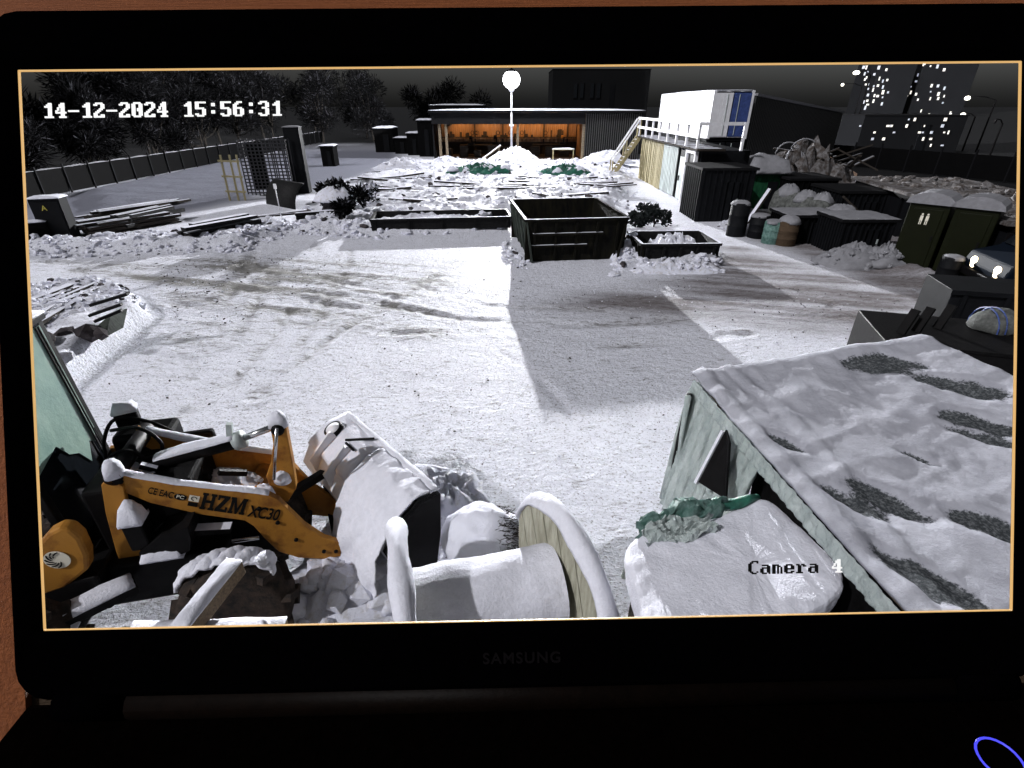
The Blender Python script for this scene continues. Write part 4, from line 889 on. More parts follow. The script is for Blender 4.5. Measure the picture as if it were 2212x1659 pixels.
# ================================================================== rubble field, timber stacks
def plank_stack(label, x0_, y0_, x1_, y1_, width, layers, per, th, mname, seed, nm='timber_stack', jit=.12, skew=.03, z0=0., grp='timber stacks in the snow'):
    a_, b_ = G(x0_, y0_), G(x1_, y1_); c_ = (a_+b_)/2; d_ = b_-a_; L_ = d_.length; rz = math.atan2(d_.y, d_.x); rr = random.Random(seed)
    t = thing(nm, label, 'timber', (c_.x, c_.y, gz(c_.x, c_.y)-.05+z0), rz, grp)
    for j in range(layers):
        for i in range(per):
            if rr.random() < .12 and j == layers-1: continue
            wv = width/per
            piece('plank', unit_of(mname, 'snow') if (j == layers-1 or rr.random() < .35) else unit_of(mname), t, (rr.uniform(-jit,jit)*L_*.5, -width/2+wv*(i+.5), th*(j+.5)+j*.008+rr.uniform(0,.01)), (0, rr.uniform(-skew,skew)*.5, rr.uniform(-skew,skew)), (L_*rr.uniform(.72,1.0), wv*rr.uniform(.35,.92), th*rr.uniform(.5,1)))
    return t
plank_stack('long stack of snowy dark boards by the dark lettered cabinet', 165, 512, 375, 476, 1.5, 4, 5, .13, 'dark_wood', 1)
plank_stack('upper stack of thin boards under the snow slope, behind the lettered cabinet', 190, 470, 400, 437, 1.2, 2, 4, .12, 'dark_wood', 2)
plank_stack('dark stack with its black end showing right of the first board stack', 260, 500, 385, 470, 1.0, 4, 4, .16, 'steel_black', 3)
plank_stack('two black beams lying along the snow bank left of the marker post', 402, 526, 562, 494, .7, 2, 2, .2, 'steel_black', 4)
plank_stack('thin long boards running from the beams towards the brush pile', 420, 505, 690, 474, .35, 1, 2, .1, 'dark_wood', 5)
plank_stack('short dark boards under the brush pile', 632, 490, 775, 478, .5, 2, 2, .13, 'steel_black', 6)
fld = [(850,452,1010,446,'just behind the long tray, left part'),(960,420,1180,416,'across the middle of the rubble field'),(1150,432,1330,428,'directly behind the large skip'),(1240,415,1360,420,'near the right edge of the rubble field'),(740,405,900,398,'at the far left of the rubble field'),(1100,402,1290,398,'in front of the right green tarpaulin'),(780,430,930,424,'in the left middle of the rubble field')]
for k, (xa, ya, xb, yb, lb) in enumerate(fld):
    plank_stack('low scatter of snow topped boards %s' % lb, xa, ya, xb, yb, 1.5+.5*(k % 3), 1, 5+k % 2, .11, 'dark_wood', 20+k, jit=.45, skew=.22, z0=.02)
# clods of broken snow
m_ = MB(); rr = random.Random(77)
def scatter(poly, n_, r0, r1):
    P = pp(*poly); xs_ = [p.x for p in P]; ys_ = [p.y for p in P]; k = 0
    XX = np.array([rr.uniform(min(xs_), max(xs_)) for _ in range(n_*3)]); YY = np.array([rr.uniform(min(ys_), max(ys_)) for _ in range(n_*3)])
    ok = polymask(XX, YY, P, .01) > .5; XX = XX[ok][:n_]; YY = YY[ok][:n_]; ZZ = gh(XX, YY)
    for x_, y_, z_ in zip(XX, YY, ZZ):
        r_ = r0+(r1-r0)*rr.random()**3; m_.lump((x_, y_, z_+r_*.15), r_, rr.randrange(10**6), (1.3,.9,.65), 1 if rr.random() < .09 else 0)
scatter([(600,505),(840,512),(1085,500),(1120,470),(1350,460),(1385,400),(1360,352),(950,350),(700,400),(640,470)], 1300, .04, .20)
scatter([(50,560),(520,545),(640,505),(840,520),(840,500),(640,480),(430,500),(150,520),(50,520)], 700, .04, .18)
scatter([(60,650),(190,630),(310,645),(330,690),(225,700),(60,790)], 420, .03, .11)
scatter([(1545,492),(1700,515),(1700,500),(1570,470)], 90, .05, .16)
scatter([(1320,600),(1420,575),(1560,592),(1560,560),(1320,540)], 170, .05, .17)
scatter([(1080,560),(1140,590),(1140,560),(1090,520)], 60, .04, .14)
tag(m_.build('snow_clods', ['snow_clod', 'rock']), 'broken clods of snow strewn around the rubble field and banks', 'snow', kind='stuff')
m_ = MB(); 
def crumbs(poly, n_, r0, r1, dk):
    P = pp(*poly); xs_ = [p.x for p in P]; ys_ = [p.y for p in P]
    XX = np.array([rr.uniform(min(xs_), max(xs_)) for _ in range(n_*4)]); YY = np.array([rr.uniform(min(ys_), max(ys_)) for _ in range(n_*4)])
    ok = (polymask(XX, YY, P, .01) > .5) & (fbm(XX, YY, .7, 3, 5)+np.array([rr.uniform(-.25,.25) for _ in XX]) > .02); XX = XX[ok][:n_]; YY = YY[ok][:n_]; ZZ = gh(XX, YY)
    for x_, y_, z_ in zip(XX, YY, ZZ):
        r_ = r0+(r1-r0)*rr.random()**2.5; m_.lump((x_, y_, z_+.012), r_, rr.randrange(10**6), (1.4,.9,.6), 1 if rr.random() < dk else 0)
crumbs([(70,560),(560,545),(1060,560),(1060,760),(1500,780),(1480,1060),(1000,1000),(780,960),(640,900),(340,880),(150,880),(340,690),(310,640)], 1100, .006, .022, .6)
crumbs([(330,570),(660,545),(700,640),(560,720),(380,700)], 600, .008, .032, .6)
crumbs([(1100,600),(1560,600),(2050,660),(1960,740),(1500,760),(1080,740)], 300, .007, .025, .6)
tag(m_.build('snow_crumbs', ['snow_clod', 'rock']), 'small crumbs of snow and dirt strewn over the driven yard', 'snow', kind='stuff')
# green tarpaulins on heaps
for k, (px, py, rx, lb) in enumerate(((1038,384,2.5,'left one, in front of the barn post'), (1220,386,1.9,'right one, in front of the timber table'))):
    q = G(px, py); z_ = gz(q.x, q.y); t = thing('tarpaulin', 'crumpled green tarpaulin half under snow, %s' % lb, 'tarpaulin', (q.x, q.y, z_-.05), .05)
    m_ = MB(); m_.heap((0,0,0), rx, 1.1, .40, 0, 31+k, 14, 44, .55, pw=2.2); m_.build('sheet', 'green_tarp', t)
    m_ = MB(); m_.heap((rx*.1,.25,.1), rx*.8, .8, .42, 0, 41+k, 10, 30, .35); m_.build('snow_cap', 'snow', t, True)
    for j in range(5): MB().heap((U(-.8,.8)*rx, U(-.6,-.2), U(.1,.25)), U(.25,.5), .25, .25, 0, 60+j+9*k, 6, 14, .3).build('snow_patch', 'snow', t, True)
t = thing('plank', 'bright snowy plank sloping up against the snow heap before the barn', 'plank', AY(1060,330,51)); m_ = MB(t.location); m_.bar(AY(1042,344,50.9), AY(1082,314,51.4), .45, .10, 0, 1); m_.build('board', ['timber','snow'], t)
m_ = MB(t.location); q = AY(1078,317,51.3); m_.box((q.x,q.y,q.z/2-.05), (.12,.12,q.z)); m_.build('prop', 'timber', t)

# ================================================================== left side: fence, trees, cages, cabinet
fe = thing('panel_fence', 'long dark panel fence with pale posts running along the left', 'fence', (-26, 45, 0))
for k in range(28):
    y_ = 24+k*2.0; x_ = -26-.02*k
    piece('panel', unit_of('fence_dark'), fe, (x_+26, y_+1-45, .72), (0,0,math.pi/2), (1.9,.05,1.30)); piece('post', unit_of('fence_post'), fe, (x_+26.1, y_-45, .78), (0,0,0), (.08,.08,1.6))
    m_ = MB((-26,45,0)); m_.cap((x_, y_+1, 1.38), .14, 1.9, .06, n=3, m_=5, seed=k); m_.build('snow_cap', 'snow_dim', fe)
kinds = ['tall dark bare tree', 'bushy dark bare tree', 'slender dark bare tree']
TR = [(-29.5,29,1.5,2.4),(-31,34,2.0,3.4),(-29.6,39,1.8,3.6),(-32,43,2.4,4.6),(-29.8,47,2.0,4.6),(-33,51,2.8,5.8),(-30.2,55,2.3,5.4),(-34,60,3.2,7.0),(-31,64,2.6,6.6),(-36,70,3.4,7.6),(-31,74,2.8,6.8),(-26,78,3.6,7.0),(-20,82,3.4,6.6)]
BK = [(-34,33,2.6,3.4),(-36,39,3.0,4.4),(-35,46,3.2,5.2),(-38,52,3.6,6.4),(-37,58,3.8,7.2),(-40,64,4.2,8.4),(-38,70,4.2,8.6),(-34,78,4.2,8.2),(-29,84,4.2,8.0),(-23,90,4.4,8.0),(-14,92,4.0,6.6),(-8,96,4.0,6.2)]
ordn = ['nearest the lettered cabinet','second','third','fourth','fifth','sixth','seventh','eighth','ninth','tenth','eleventh','twelfth','last, closest to the barn']
for k, (x_, y_, rx, hh) in enumerate(TR):
    lb = '%s behind the left fence, %s%s' % (kinds[k % 3], ordn[k], '' if k in (0,12) else ' in the row counted from the left')
    twig_ball('bare_tree', lb, 'tree', (x_,y_,-.05), rx, hh*.8, 5200, 100+k, .16, ('crown','trunk'), (.25,.75), 'trees behind the left fence', th=.012)
o12 = ['first','second','third','fourth','fifth','sixth','seventh','eighth','ninth','tenth','eleventh','last']
for k, (x_, y_, rx, hh) in enumerate(BK):
    twig_ball('bare_tree', 'murky dark tree of the rear row behind the left fence, %s from the left' % o12[k], 'tree', (x_,y_,-.05), rx, hh*.8, 3600, 200+k, .06, ('crown','trunk'), (.4,1.1), 'rear row of trees behind the left fence', th=.022)
cb = thing('cabinet', 'dark upright cabinet with a small yellow letter A and snow on top', 'cabinet', (G(124,519).x, G(124,519).y+.3, gz(G(124,519).x, G(124,519).y+.3)-.05), .25)
ch_ = 1.55
MB().box((0,0,ch_/2), (.98,.62,ch_)).build('body', 'dark_paint', cb, bevel=.015); MB().box((.03,-.32,ch_*.48), (.82,.03,ch_*.86)).build('door', 'dark_paint', cb); MB().cap((0,0,ch_), 1.06,.7,.09,seed=2).build('snow_cap','snow',cb,True)
tag(text_mesh('sign_letter', 'A', .26, 'yellow_ink', cb, Matrix.Translation((-.14,-.345,1.14)) @ Euler((math.pi/2,0,0)).to_matrix().to_4x4(), .004), 'yellow capital letter on the door', None)
bw = thing('low_barrier', 'dark low barrier at the left screen edge below the cabinet', 'barrier', (G(60,525).x, G(60,525).y, gz(G(60,525).x, G(60,525).y)))
MB().box((0,0,.3), (1.6,.3,.7), .5).build('panel', 'fence_dark', bw); MB().cap((0,0,.65), 1.6,.36,.08,.5).build('snow_cap','snow',bw,True)
# mesh cages
cg = G(588, 424); cz = gz(cg.x, cg.y)-.03; ca = thing('mesh_rack', 'tall stack of dark wire mesh panels in front of the snow slope', 'mesh rack', (cg.x, cg.y, cz), .12)
CW, CH = 2.5, 2.95
for k in range(13): piece('upright_bar', unit_of('wire'), ca, (-CW/2+CW*k/12, 0, CH/2), (0,0,0), (.055,.055,CH))
for k in range(17): piece('cross_bar', unit_of('wire'), ca, (0, -.03, .06+(CH-.1)*k/16), (0,0,0), (CW,.05,.055))
for k in range(9): piece('rear_bar', unit_of('wire'), ca, (-CW/2+CW*k/8, .7, CH/2), (0,0,0), (.055,.055,CH))
MB().box((-.45,.25,1.6), (.75,.3,2.4)).build('back_sheet', 'fence_dark', ca)
for z_ in (.06, CH-.05):
    for x_ in (-CW/2, CW/2): MB().box((x_,.35,z_), (.06,.75,.06)).build('tie_bar', 'wire', ca)
tc_ = G(652, 418); td = thing('tall_cabinet', 'tall plain dark steel cabinet right of the mesh stack', 'cabinet', (tc_.x, tc_.y+.3, gz(tc_.x,tc_.y)-.03), .1)
MB().box((0,0,1.75), (.85,.7,3.5)).build('body', 'dark_paint', td, bevel=.02); MB().box((0,-.36,1.7), (.7,.03,3.1)).build('door', 'dark_paint', td); MB().cap((0,0,3.5), .9,.75,.07).build('snow_cap','snow_dim',td,True)
pf = G(525, 432); fr2 = thing('trestle', 'pale yellow ladder-like timber frame left of the mesh stack', 'frame', (pf.x-.1, pf.y-.2, gz(pf.x,pf.y)-.03), .1)
for x_ in (-.45, 0., .35): piece('upright', unit_of('yellow_wood'), fr2, (x_,0,1.15), (0,.03,0), (.09,.07,2.3))
for z_ in (.5, 1.25, 2.0): piece('rung', unit_of('yellow_wood'), fr2, (-.05,-.06,z_), (0,.05,0), (1.05,.06,.09))
# curved dark culvert sheet, marker post, brush pile
cs = thing('curved_sheet', 'dark curved sheet propped on the snow edge right of the tall cabinet', 'sheet', (G(662,445).x, G(662,445).y, gz(G(662,445).x, G(662,445).y)-.08), .9)
m_ = MB(); V = []
for r_ in (1.0, 1.06): V += [(-r_*math.cos(a_)*.9, y_, r_*1.2*math.sin(a_)) for y_ in (-.5, 2.2) for a_ in np.linspace(.0, 1.35, 10)]
m_.add(V, [(i,i+1,11+i,10+i) for i in range(9)]+[(20+i,30+i,31+i,21+i) for i in range(9)]+[(i,20+i,21+i,i+1) for i in range(9)]+[(10+i,11+i,31+i,30+i) for i in range(9)]+[(0,10,30,20),(9,29,39,19)]); m_.build('sheet', 'steel_black', cs, True)
MB().box((-.2,1.6,.4),(.08,.08,.9)).build('prop','dark_wood',cs)
mk = thing('marker_post', 'thin pale marker post standing alone on the snow slope', 'post', (G(612,490).x, G(612,490).y, gz(G(612,490).x, G(612,490).y)-.05))
MB().tube([(0,0,0),(0,0,1.5)], .022, 8).build('pole','white_paint',mk,True); MB().box((0,0,1.42),(.12,.03,.2)).build('plate','white_paint',mk)
q = G(728, 480); bt = twig_ball('brush_pile', 'round dark brush pile under a thick cap of snow', 'brush pile', (q.x,q.y+.3,gz(q.x,q.y)-.05), .95, .85, 2600, 71, .25, ('twigs','stem'), (.12,.35), None, 'twig', th=.02)
MB().heap((0,.1,.72), 1.0,.8,.5,seed=6,lump=.25,pw=2).build('snow_cap','snow_clod',bt,True); MB().heap((0,.1,0), .8,.65,.75,seed=7,lump=.3,pw=3).build('brush_core','rock',bt,True)
q = G(795,455); twig_ball('brush_pile', 'small frosted brush clump right of the round brush pile', 'brush pile', (q.x,q.y,gz(q.x,q.y)-.03), .6, .5, 900, 72, .7, ('twigs','stem'), (.12,.3), th=.018)
# left bank: planks and stakes in the snow
plank_stack('loose black planks fanned out at the left screen edge on the snow bank', 60, 618, 185, 632, 1.1, 1, 4, .09, 'steel_black', 81, skew=.10, jit=.1, grp='planks on the left snow bank')
plank_stack('half buried dark planks running down the left snow bank', 62, 712, 205, 650, 1.3, 1, 5, .12, 'dark_wood', 82, skew=.08, z0=-.02, grp='planks on the left snow bank')
plank_stack('lower half buried dark planks at the left screen edge', 62, 762, 150, 700, .8, 1, 3, .12, 'dark_wood', 83, skew=.08, z0=-.02, grp='planks on the left snow bank')
q = G(208, 772); qz = gz(q.x, q.y)-.06; sp = thing('stake_pile', 'dark upright sheet with stakes and stones stuck in the left snow bank', 'stakes', (q.x, q.y, qz)); sO = (q.x,q.y,qz)
m_ = MB(sO); e0, e1 = AY(215,765,q.y+.1), AY(232,685,q.y+.45); m_.prism([Vector((q.x-.1,q.y,qz)), Vector((q.x+.32,q.y+.05,qz)), e1+Vector((.06,0,0)), e1], (.02,.5,0)); m_.build('upright_sheet','skip_side',sp)
for k, (z_, yo) in enumerate(((.62,.1),(.45,-.02),(.30,.05))):
    m_ = MB(sO); m_.bar((q.x+.15,q.y+.1+yo,qz+z_), (q.x+.85-.1*k,q.y+.25+yo,qz+z_+.18), .10,.05); m_.build('stake','steel_black',sp)
for k in range(3): m_ = MB(sO); m_.lump((q.x-.30+.33*k+U(-.05,.05),q.y-.05+U(-.1,.1),qz+.13), U(.13,.20), k+9, (1.1,.9,.9), n=1, jit=.35); m_.build('stone','rock',sp)
q = G(122,796); st2 = thing('stone', 'small dark spiky stone poking out of the snow bank near the loader cab', 'stone', (q.x,q.y,gz(q.x,q.y)-.03)); m_ = MB(); m_.lump((0,0,.08), .2, 4, (1.2,.8,.7), n=2, jit=.3); m_.build('rock','rock',st2)

# ================================================================== compact wheel loader in the left foreground
HD = math.radians(13); Fv = Vector((math.cos(HD), math.sin(HD), 0)); Nv = Vector((-math.sin(HD), math.cos(HD), 0)); P0 = G(235, 1040, 1.6)
ld_ = thing('wheel_loader', 'orange compact wheel loader with snow on its boom, bucket lowered', 'loader', (P0.x+.4, P0.y+.4, 0)); lO = ld_.location.copy()
def A(x, y, s_=0.): return ONP(x, y, P0+Nv*s_, HD)
def L(al, s_, z): q = P0+Fv*al+Nv*s_; return Vector((q.x, q.y, z))
def lprism(name, pts, s_, th, mname, parent=None, px=True, bevel=0.):
    m_ = MB(lO); m_.prism([A(x, y, s_) if px else L(x, s_, y) for x, y in pts], Nv*th); return m_.build(name, mname, parent or ld_, bevel=bevel)
arm = [(226,1014),(262,1026),(330,1039),(434,1054),(520,1062),(577,1068),(602,1081),(628,1107),(658,1136),(700,1163),(744,1176),(748,1200),(700,1208),(645,1205),(602,1192),(570,1162),(548,1137),(529,1125),(434,1112),(325,1087),(266,1063),(230,1048)]
an = lprism('boom_arm', arm, 0, .07, 'orange', bevel=.008)
m_ = MB(lO); m_.prism([A(x, y, 0)+Nv*.66 for x, y in arm], Nv*.07); m_.build('boom_arm', 'orange', ld_, bevel=.008)
def snow_strip(name, pts, wd, ht, parent=None, mi='snow_fine'):
    m_ = MB(lO); k = 7; V = []
    for i, p in enumerate(pts):
        p = Vector(p); t_ = (Vector(pts[min(i+1,len(pts)-1)])-Vector(pts[max(i-1,0)])); t_.z = 0; t_.normalize(); sd2 = Vector((t_.y,-t_.x,0))
        hh = ht*(.65 if i in (0,len(pts)-1) else 1)*(1+.18*math.sin(i*2.1))
        V += [p+sd2*wd/2*math.cos(a_)*(1+.05*math.sin(i*1.7))+Vector((0,0,hh*math.sin(a_)-.004)) for a_ in np.linspace(0, math.pi, k)]
    n_ = len(pts); F_ = [(i*k+j, (i+1)*k+j, (i+1)*k+j+1, i*k+j+1) for i in range(n_-1) for j in range(k-1)]+[tuple(range(k)), tuple(range((n_-1)*k+k-1, (n_-1)*k-1, -1))]+[(i*k, i*k+k-1, (i+1)*k+k-1, (i+1)*k) for i in range(n_-1)]
    m_.add(V, F_); return rough(m_.build(name, mi, parent or ld_, True), .014, .06, 2)
snow_strip('snow_cap', [A(x,y)+Nv*.035 for x, y in ((252,1022),(300,1033),(380,1046),(480,1058),(540,1063),(580,1069))], .085, .028, an)
snow_strip('snow_cap', [A(x,y)+Nv*.695 for x, y in ((252,1020),(330,1037),(480,1058),(580,1068))], .10, .05)
# lettering on the near arm
def decal_mtx(x0_, y0_, x1_, y1_, out_=.006):
    a_, b_ = A(x0_, y0_)-Nv*out_, A(x1_, y1_)-Nv*out_; ux = (b_-a_).normalized(); nz_ = -Nv; uy = nz_.cross(ux)
    m4 = Matrix((ux, uy, nz_)).transposed().to_4x4(); m4.translation = a_-lO; return m4, (b_-a_).length
SL = {'H': [[(0,0),(.36,0),(.36,.14),(.29,.14),(.29,.42),(.61,.42),(.61,.14),(.54,.14),(.54,0),(.9,0),(.9,.14),(.83,.14),(.83,.86),(.9,.86),(.9,1),(.54,1),(.54,.86),(.61,.86),(.61,.58),(.29,.58),(.29,.86),(.36,.86),(.36,1),(0,1),(0,.86),(.07,.86),(.07,.14),(0,.14)]],
 'Z': [[(0,0),(.78,0),(.78,.32),(.64,.32),(.62,.16),(.33,.16),(.78,.86),(.78,1),(.03,1),(.03,.70),(.16,.70),(.19,.84),(.45,.84),(0,.14)]],
 'M': [[(0,0),(.32,0),(.32,.14),(.25,.14),(.25,.70),(.47,0),(.60,0),(.82,.70),(.82,.14),(.75,.14),(.75,0),(1.1,0),(1.1,.14),(1.04,.14),(1.04,.86),(1.1,.86),(1.1,1),(.78,1),(.55,.36),(.32,1),(0,1),(0,.86),(.06,.86),(.06,.14),(0,.14)]]}
m4, Lw = decal_mtx(430, 1098, 523, 1111)
m_ = MB(); x_ = 0; hgt = .118
for ch, adv in (('H',.97),('Z',.86),('M',1.1)):
    for poly in SL[ch]: m_.prism([((x_+px*.78)*hgt+py*hgt*.06, py*hgt, 0) for px, py in poly], (0,0,.002))
    x_ += adv*.78
o = m_.build('lettering', 'ink', an); o.matrix_local = m4; tag(o, 'black slab letters HZM', None); o.scale = (Lw/(x_*hgt)*1.04, Lw/(x_*hgt)*1.22, 1)
m4, Lw = decal_mtx(534, 1114, 602, 1124); o = text_mesh('lettering', 'XC30', .20, 'ink', an, m4, .001, .0035, shear=.12); o.matrix_local = m4 @ Matrix.Diagonal((Lw/o.dimensions.x if o.dimensions.x else .6, 1, 1, 1)); tag(o, 'black condensed letters XC30', None)
m4, Lw = decal_mtx(318, 1064, 372, 1076); o = text_mesh('lettering', 'CE EAC', .105, 'ink', an, m4, .001, .001); o.matrix_local = m4 @ Matrix.Diagonal((Lw/o.dimensions.x if o.dimensions.x else .6, 1, 1, 1)); tag(o, 'small black approval letters', None)
m4, Lw = decal_mtx(375, 1073, 402, 1078); m_ = MB(); m_.lathe((.05,.02,0), [(.048,0),(.048,.0015)], 18); o = m_.build('badge', 'ink', an); o.matrix_local = m4; o.scale = (1.1,.75,1); tag(o, 'small round black badge', None)
o2 = text_mesh('lettering', 'PC', .055, 'cream_ink', an, m4 @ Matrix.Translation((.02,.0,.003)), .001)
m4, Lw = decal_mtx(404, 1090, 428, 1094); m_ = MB(); m_.box((.045,.09,.0005), (.085,.07,.001)); o = m_.build('badge', 'cream_ink', an); o.matrix_local = m4; m_ = MB(); m_.box((.045,.02,.0005), (.08,.05,.001)); o = m_.build('badge', 'ink', an); o.matrix_local = m4
m_ = MB(); m_.tube([(.045+.022*math.cos(k*.6), .09+.022*math.sin(k*.6), .0015) for k in range(9)], .004, 5); o = m_.build('badge_ring', 'ink', an); o.matrix_local = m4
# tilt cylinder, bell crank, cross tubes, hoses
m_ = MB(lO); m_.tube([A(318,1003,.33), A(512,952,.33)], .075, 14); cy = m_.build('tilt_cylinder', 'machine_black', ld_, True)
snow_strip('snow_cap', [A(x,y,.33)+Vector((0,0,.055)) for x, y in ((340,998),(400,982),(460,966),(508,953))], .14, .055, cy)
m_ = MB(lO); m_.tube([A(512,952,.33), A(602,918,.33)], .032, 10); m_.build('piston_rod', 'chrome', cy, True)
m_ = MB(lO); m_.lathe(A(516,951,.33), [(.02,-.05),(.09,-.04),(.09,.05),(.02,.06)], 14, A(602,918,.33)-A(512,952,.33)); m_.build('gland', 'pale_steel', cy, True)
m_ = MB(lO); m_.bar(A(497,950,.33), A(495,915,.33), .05,.05); m_.build('grease_fitting', 'pale_steel', cy)
bc = lprism('bell_crank', [(582,915),(590,903),(606,902),(616,915),(632,1000),(640,1055),(622,1085),(590,1075),(575,1030),(585,1000),(590,960)], .27, .11, 'orange', bevel=.01)
m_ = MB(lO); m_.heap(A(597,913,.27)+Nv*.055, .10,.09,.09,seed=3,lump=.1,pw=2.5); m_.build('snow_cap','snow_fine',bc,True)
m_ = MB(lO); m_.heap(A(608,1030,.27), .085,.07,.075,seed=4,lump=.1,pw=2.5); m_.build('snow_cap','snow_fine',bc,True)
m_ = MB(lO); m_.tube([A(598,925,.2), A(592,1035,.2)], .016, 8); m_.build('grease_line','chrome',bc,True)
m_ = MB(lO); m_.lathe(A(600,928,.25), [(.02,-.03),(.06,-.02),(.06,.2),(.02,.21)], 12, Nv); m_.build('pin','machine_black',bc,True)
m_ = MB(lO); m_.tube([A(545,1102)+Nv*.06, A(545,1102)+Nv*.67], .08, 14); m_.build('cross_tube','orange',ld_,True)
m_ = MB(lO); m_.tube([A(245,1030)+Nv*-.03, A(245,1030)+Nv*.78], .075, 14); m_.build('cross_tube','machine_black',ld_,True)
m_ = MB(lO); m_.heap(A(540,1068,.38), .26,.24,.24,HD,5,10,26,.15,pw=2); m_.build('snow_load','snow_fine',ld_,True)
m_ = MB(lO); m_.heap(A(470,1030,.55)-Vector((0,0,.05)), .28,.2,.13,HD,6,10,26,.15,pw=2); m_.build('snow_load','snow_fine',ld_,True)
m_ = MB(lO); m_.heap(A(240,1018)+Nv*.03, .09,.09,.10,HD,8,8,18,.1,pw=2.5); m_.build('snow_load','snow_fine',ld_,True)
hz_ = [[(232,1035,.1),(240,985,.25),(285,975,.3),(330,1000,.3),(380,1005,.3)],[(262,1020,.2),(290,990,.4),(340,985,.4),(400,975,.45),(420,960,.4)],[(300,1018,.5),(330,1000,.5),(350,960,.5),(300,925,.6),(240,930,.8)],[(232,1000,.7),(225,950,.8),(250,905,.9),(320,910,.9),(400,945,.8)],[(480,1100,.2),(520,1120,.2),(545,1160,.1)]]
for h_ in hz_:
    P = [A(*q) for q in h_]; S_ = []
    for i in range(len(P)-1):
        p_, q_, r_, s2 = P[max(i-1,0)], P[i], P[i+1], P[min(i+2,len(P)-1)]
        for t_ in np.linspace(0,1,6)[:-1]: S_.append(.5*((2*q_)+(r_-p_)*t_+(2*p_-5*q_+4*r_-s2)*t_*t_+(3*q_-p_-3*r_+s2)*t_**3))
    m_ = MB(lO); m_.tube(S_+[P[-1]], .018, 7); m_.build('hose','machine_black',ld_,True)
for px, py in ((246,1034),(262,1040),(600,1128),(640,1165),(700,1190),(726,1190),(560,1098)):
    m_ = MB(lO); m_.lathe(A(px,py)-Nv*.008, [(.004,-.012),(.020,-.010),(.020,.010),(.004,.012)], 10, Nv); m_.build('bolt','machine_black',an,True)
RH = random.Random(12)
for k in range(9):
    x_ = RH.uniform(270,560); y_ = 1000+ (x_-270)*.16+RH.uniform(-14,18); m_ = MB(lO); m_.bar(A(x_,y_,RH.uniform(.15,.55)), A(x_+RH.uniform(20,70),y_+RH.uniform(-12,22),RH.uniform(.15,.55)), .05,.05,0,1); m_.build('linkage_rod',['machine_black','snow_fine' if k % 2 else 'machine_black'],ld_)
for k in range(12):
    x_ = RH.uniform(240,600); m_ = MB(lO); m_.heap(A(x_,1008+(x_-240)*.17+RH.uniform(-8,14),RH.uniform(.12,.6)), RH.uniform(.05,.13),RH.uniform(.04,.1),RH.uniform(.04,.09),RH.uniform(0,3),k,6,14,.3,pw=2); m_.build('snow_load','snow_fine',ld_,True)
# front frame, mast plates, chassis
lprism('mast_plate', [(218,1048),(236,1036),(266,1052),(275,1100),(296,1150),(330,1240),(335,1290),(285,1290),(250,1190),(228,1110)], -.03, .06, 'orange', bevel=.006)
m_ = MB(lO); m_.box(L(.15,.36,.95), (.9,.62,1.05), HD); m_.build('front_frame','machine_black',ld_,bevel=.03)
m_ = MB(lO); m_.box(L(.0,.30,.48), (1.5,.86,.5), HD); m_.build('belly_frame','machine_black',ld_,bevel=.03)
m_ = MB(lO); m_.box(L(.75,.36,.62), (.9,.5,.45), HD); m_.build('axle_housing','machine_black',ld_,bevel=.03)
m_ = MB(lO); m_.box(L(-.05,.95,1.30), (.55,.34,.55), HD); m_.build('far_fender','machine_black',ld_,bevel=.05)
m_ = MB(lO); m_.box(L(.30,.98,1.30), (.50,.10,.26), HD+.05); m_.build('far_arm_plate','machine_black',ld_,bevel=.03)
hl = A(275,900,1.0); m_ = MB(lO); m_.box(hl, (.20,.15,.16), HD+.3); hh_ = m_.build('work_lamp','machine_black',ld_,bevel=.02); m_ = MB(lO); m_.cap(hl+Vector((0,0,.08)), .22,.18,.09,HD+.3,seed=3); m_.build('snow_cap','snow_fine',hh_,True)
m_ = MB(lO); m_.box(hl-Vector((0,0,.12)), (.06,.06,.14), HD); m_.build('lamp_bracket','machine_black',ld_)
wl_ = A(302,1150,-.12); m_ = MB(lO); m_.box(wl_, (.17,.16,.30), HD); wl2 = m_.build('work_lamp','machine_black',ld_,bevel=.02); m_ = MB(lO); m_.cap(wl_+Vector((0,0,.15)), .19,.19,.17,HD,seed=7); m_.build('snow_cap','snow_fine',wl2,True)
m_ = MB(lO); m_.tube([A(300,1098,.08), A(420,1180,.08)], .05, 12); m_.build('lift_cylinder','machine_black',ld_,True)
m_ = MB(lO); m_.tube([A(420,1180,.08), A(560,1160,.08)], .028, 10); m_.build('lift_rod','chrome',ld_,True)
lprism('fender_step', [(300,1195),(345,1160),(405,1140),(412,1165),(410,1190),(350,1215),(312,1245)], -.22, .28, 'machine_black')
m_ = MB(lO)
m_.cap(A(358,1178,-.1)+Vector((0,0,.0)), .36,.30,.09,HD,seed=9,droop=.05); m_.build('snow_load','snow_fine',ld_,True)
m_ = MB(lO); m_.bar(A(405,1145,-.05), A(500,1140,-.05), .10,.06,0,1); m_.build('tie_rod',['machine_black','snow_fine'],ld_)
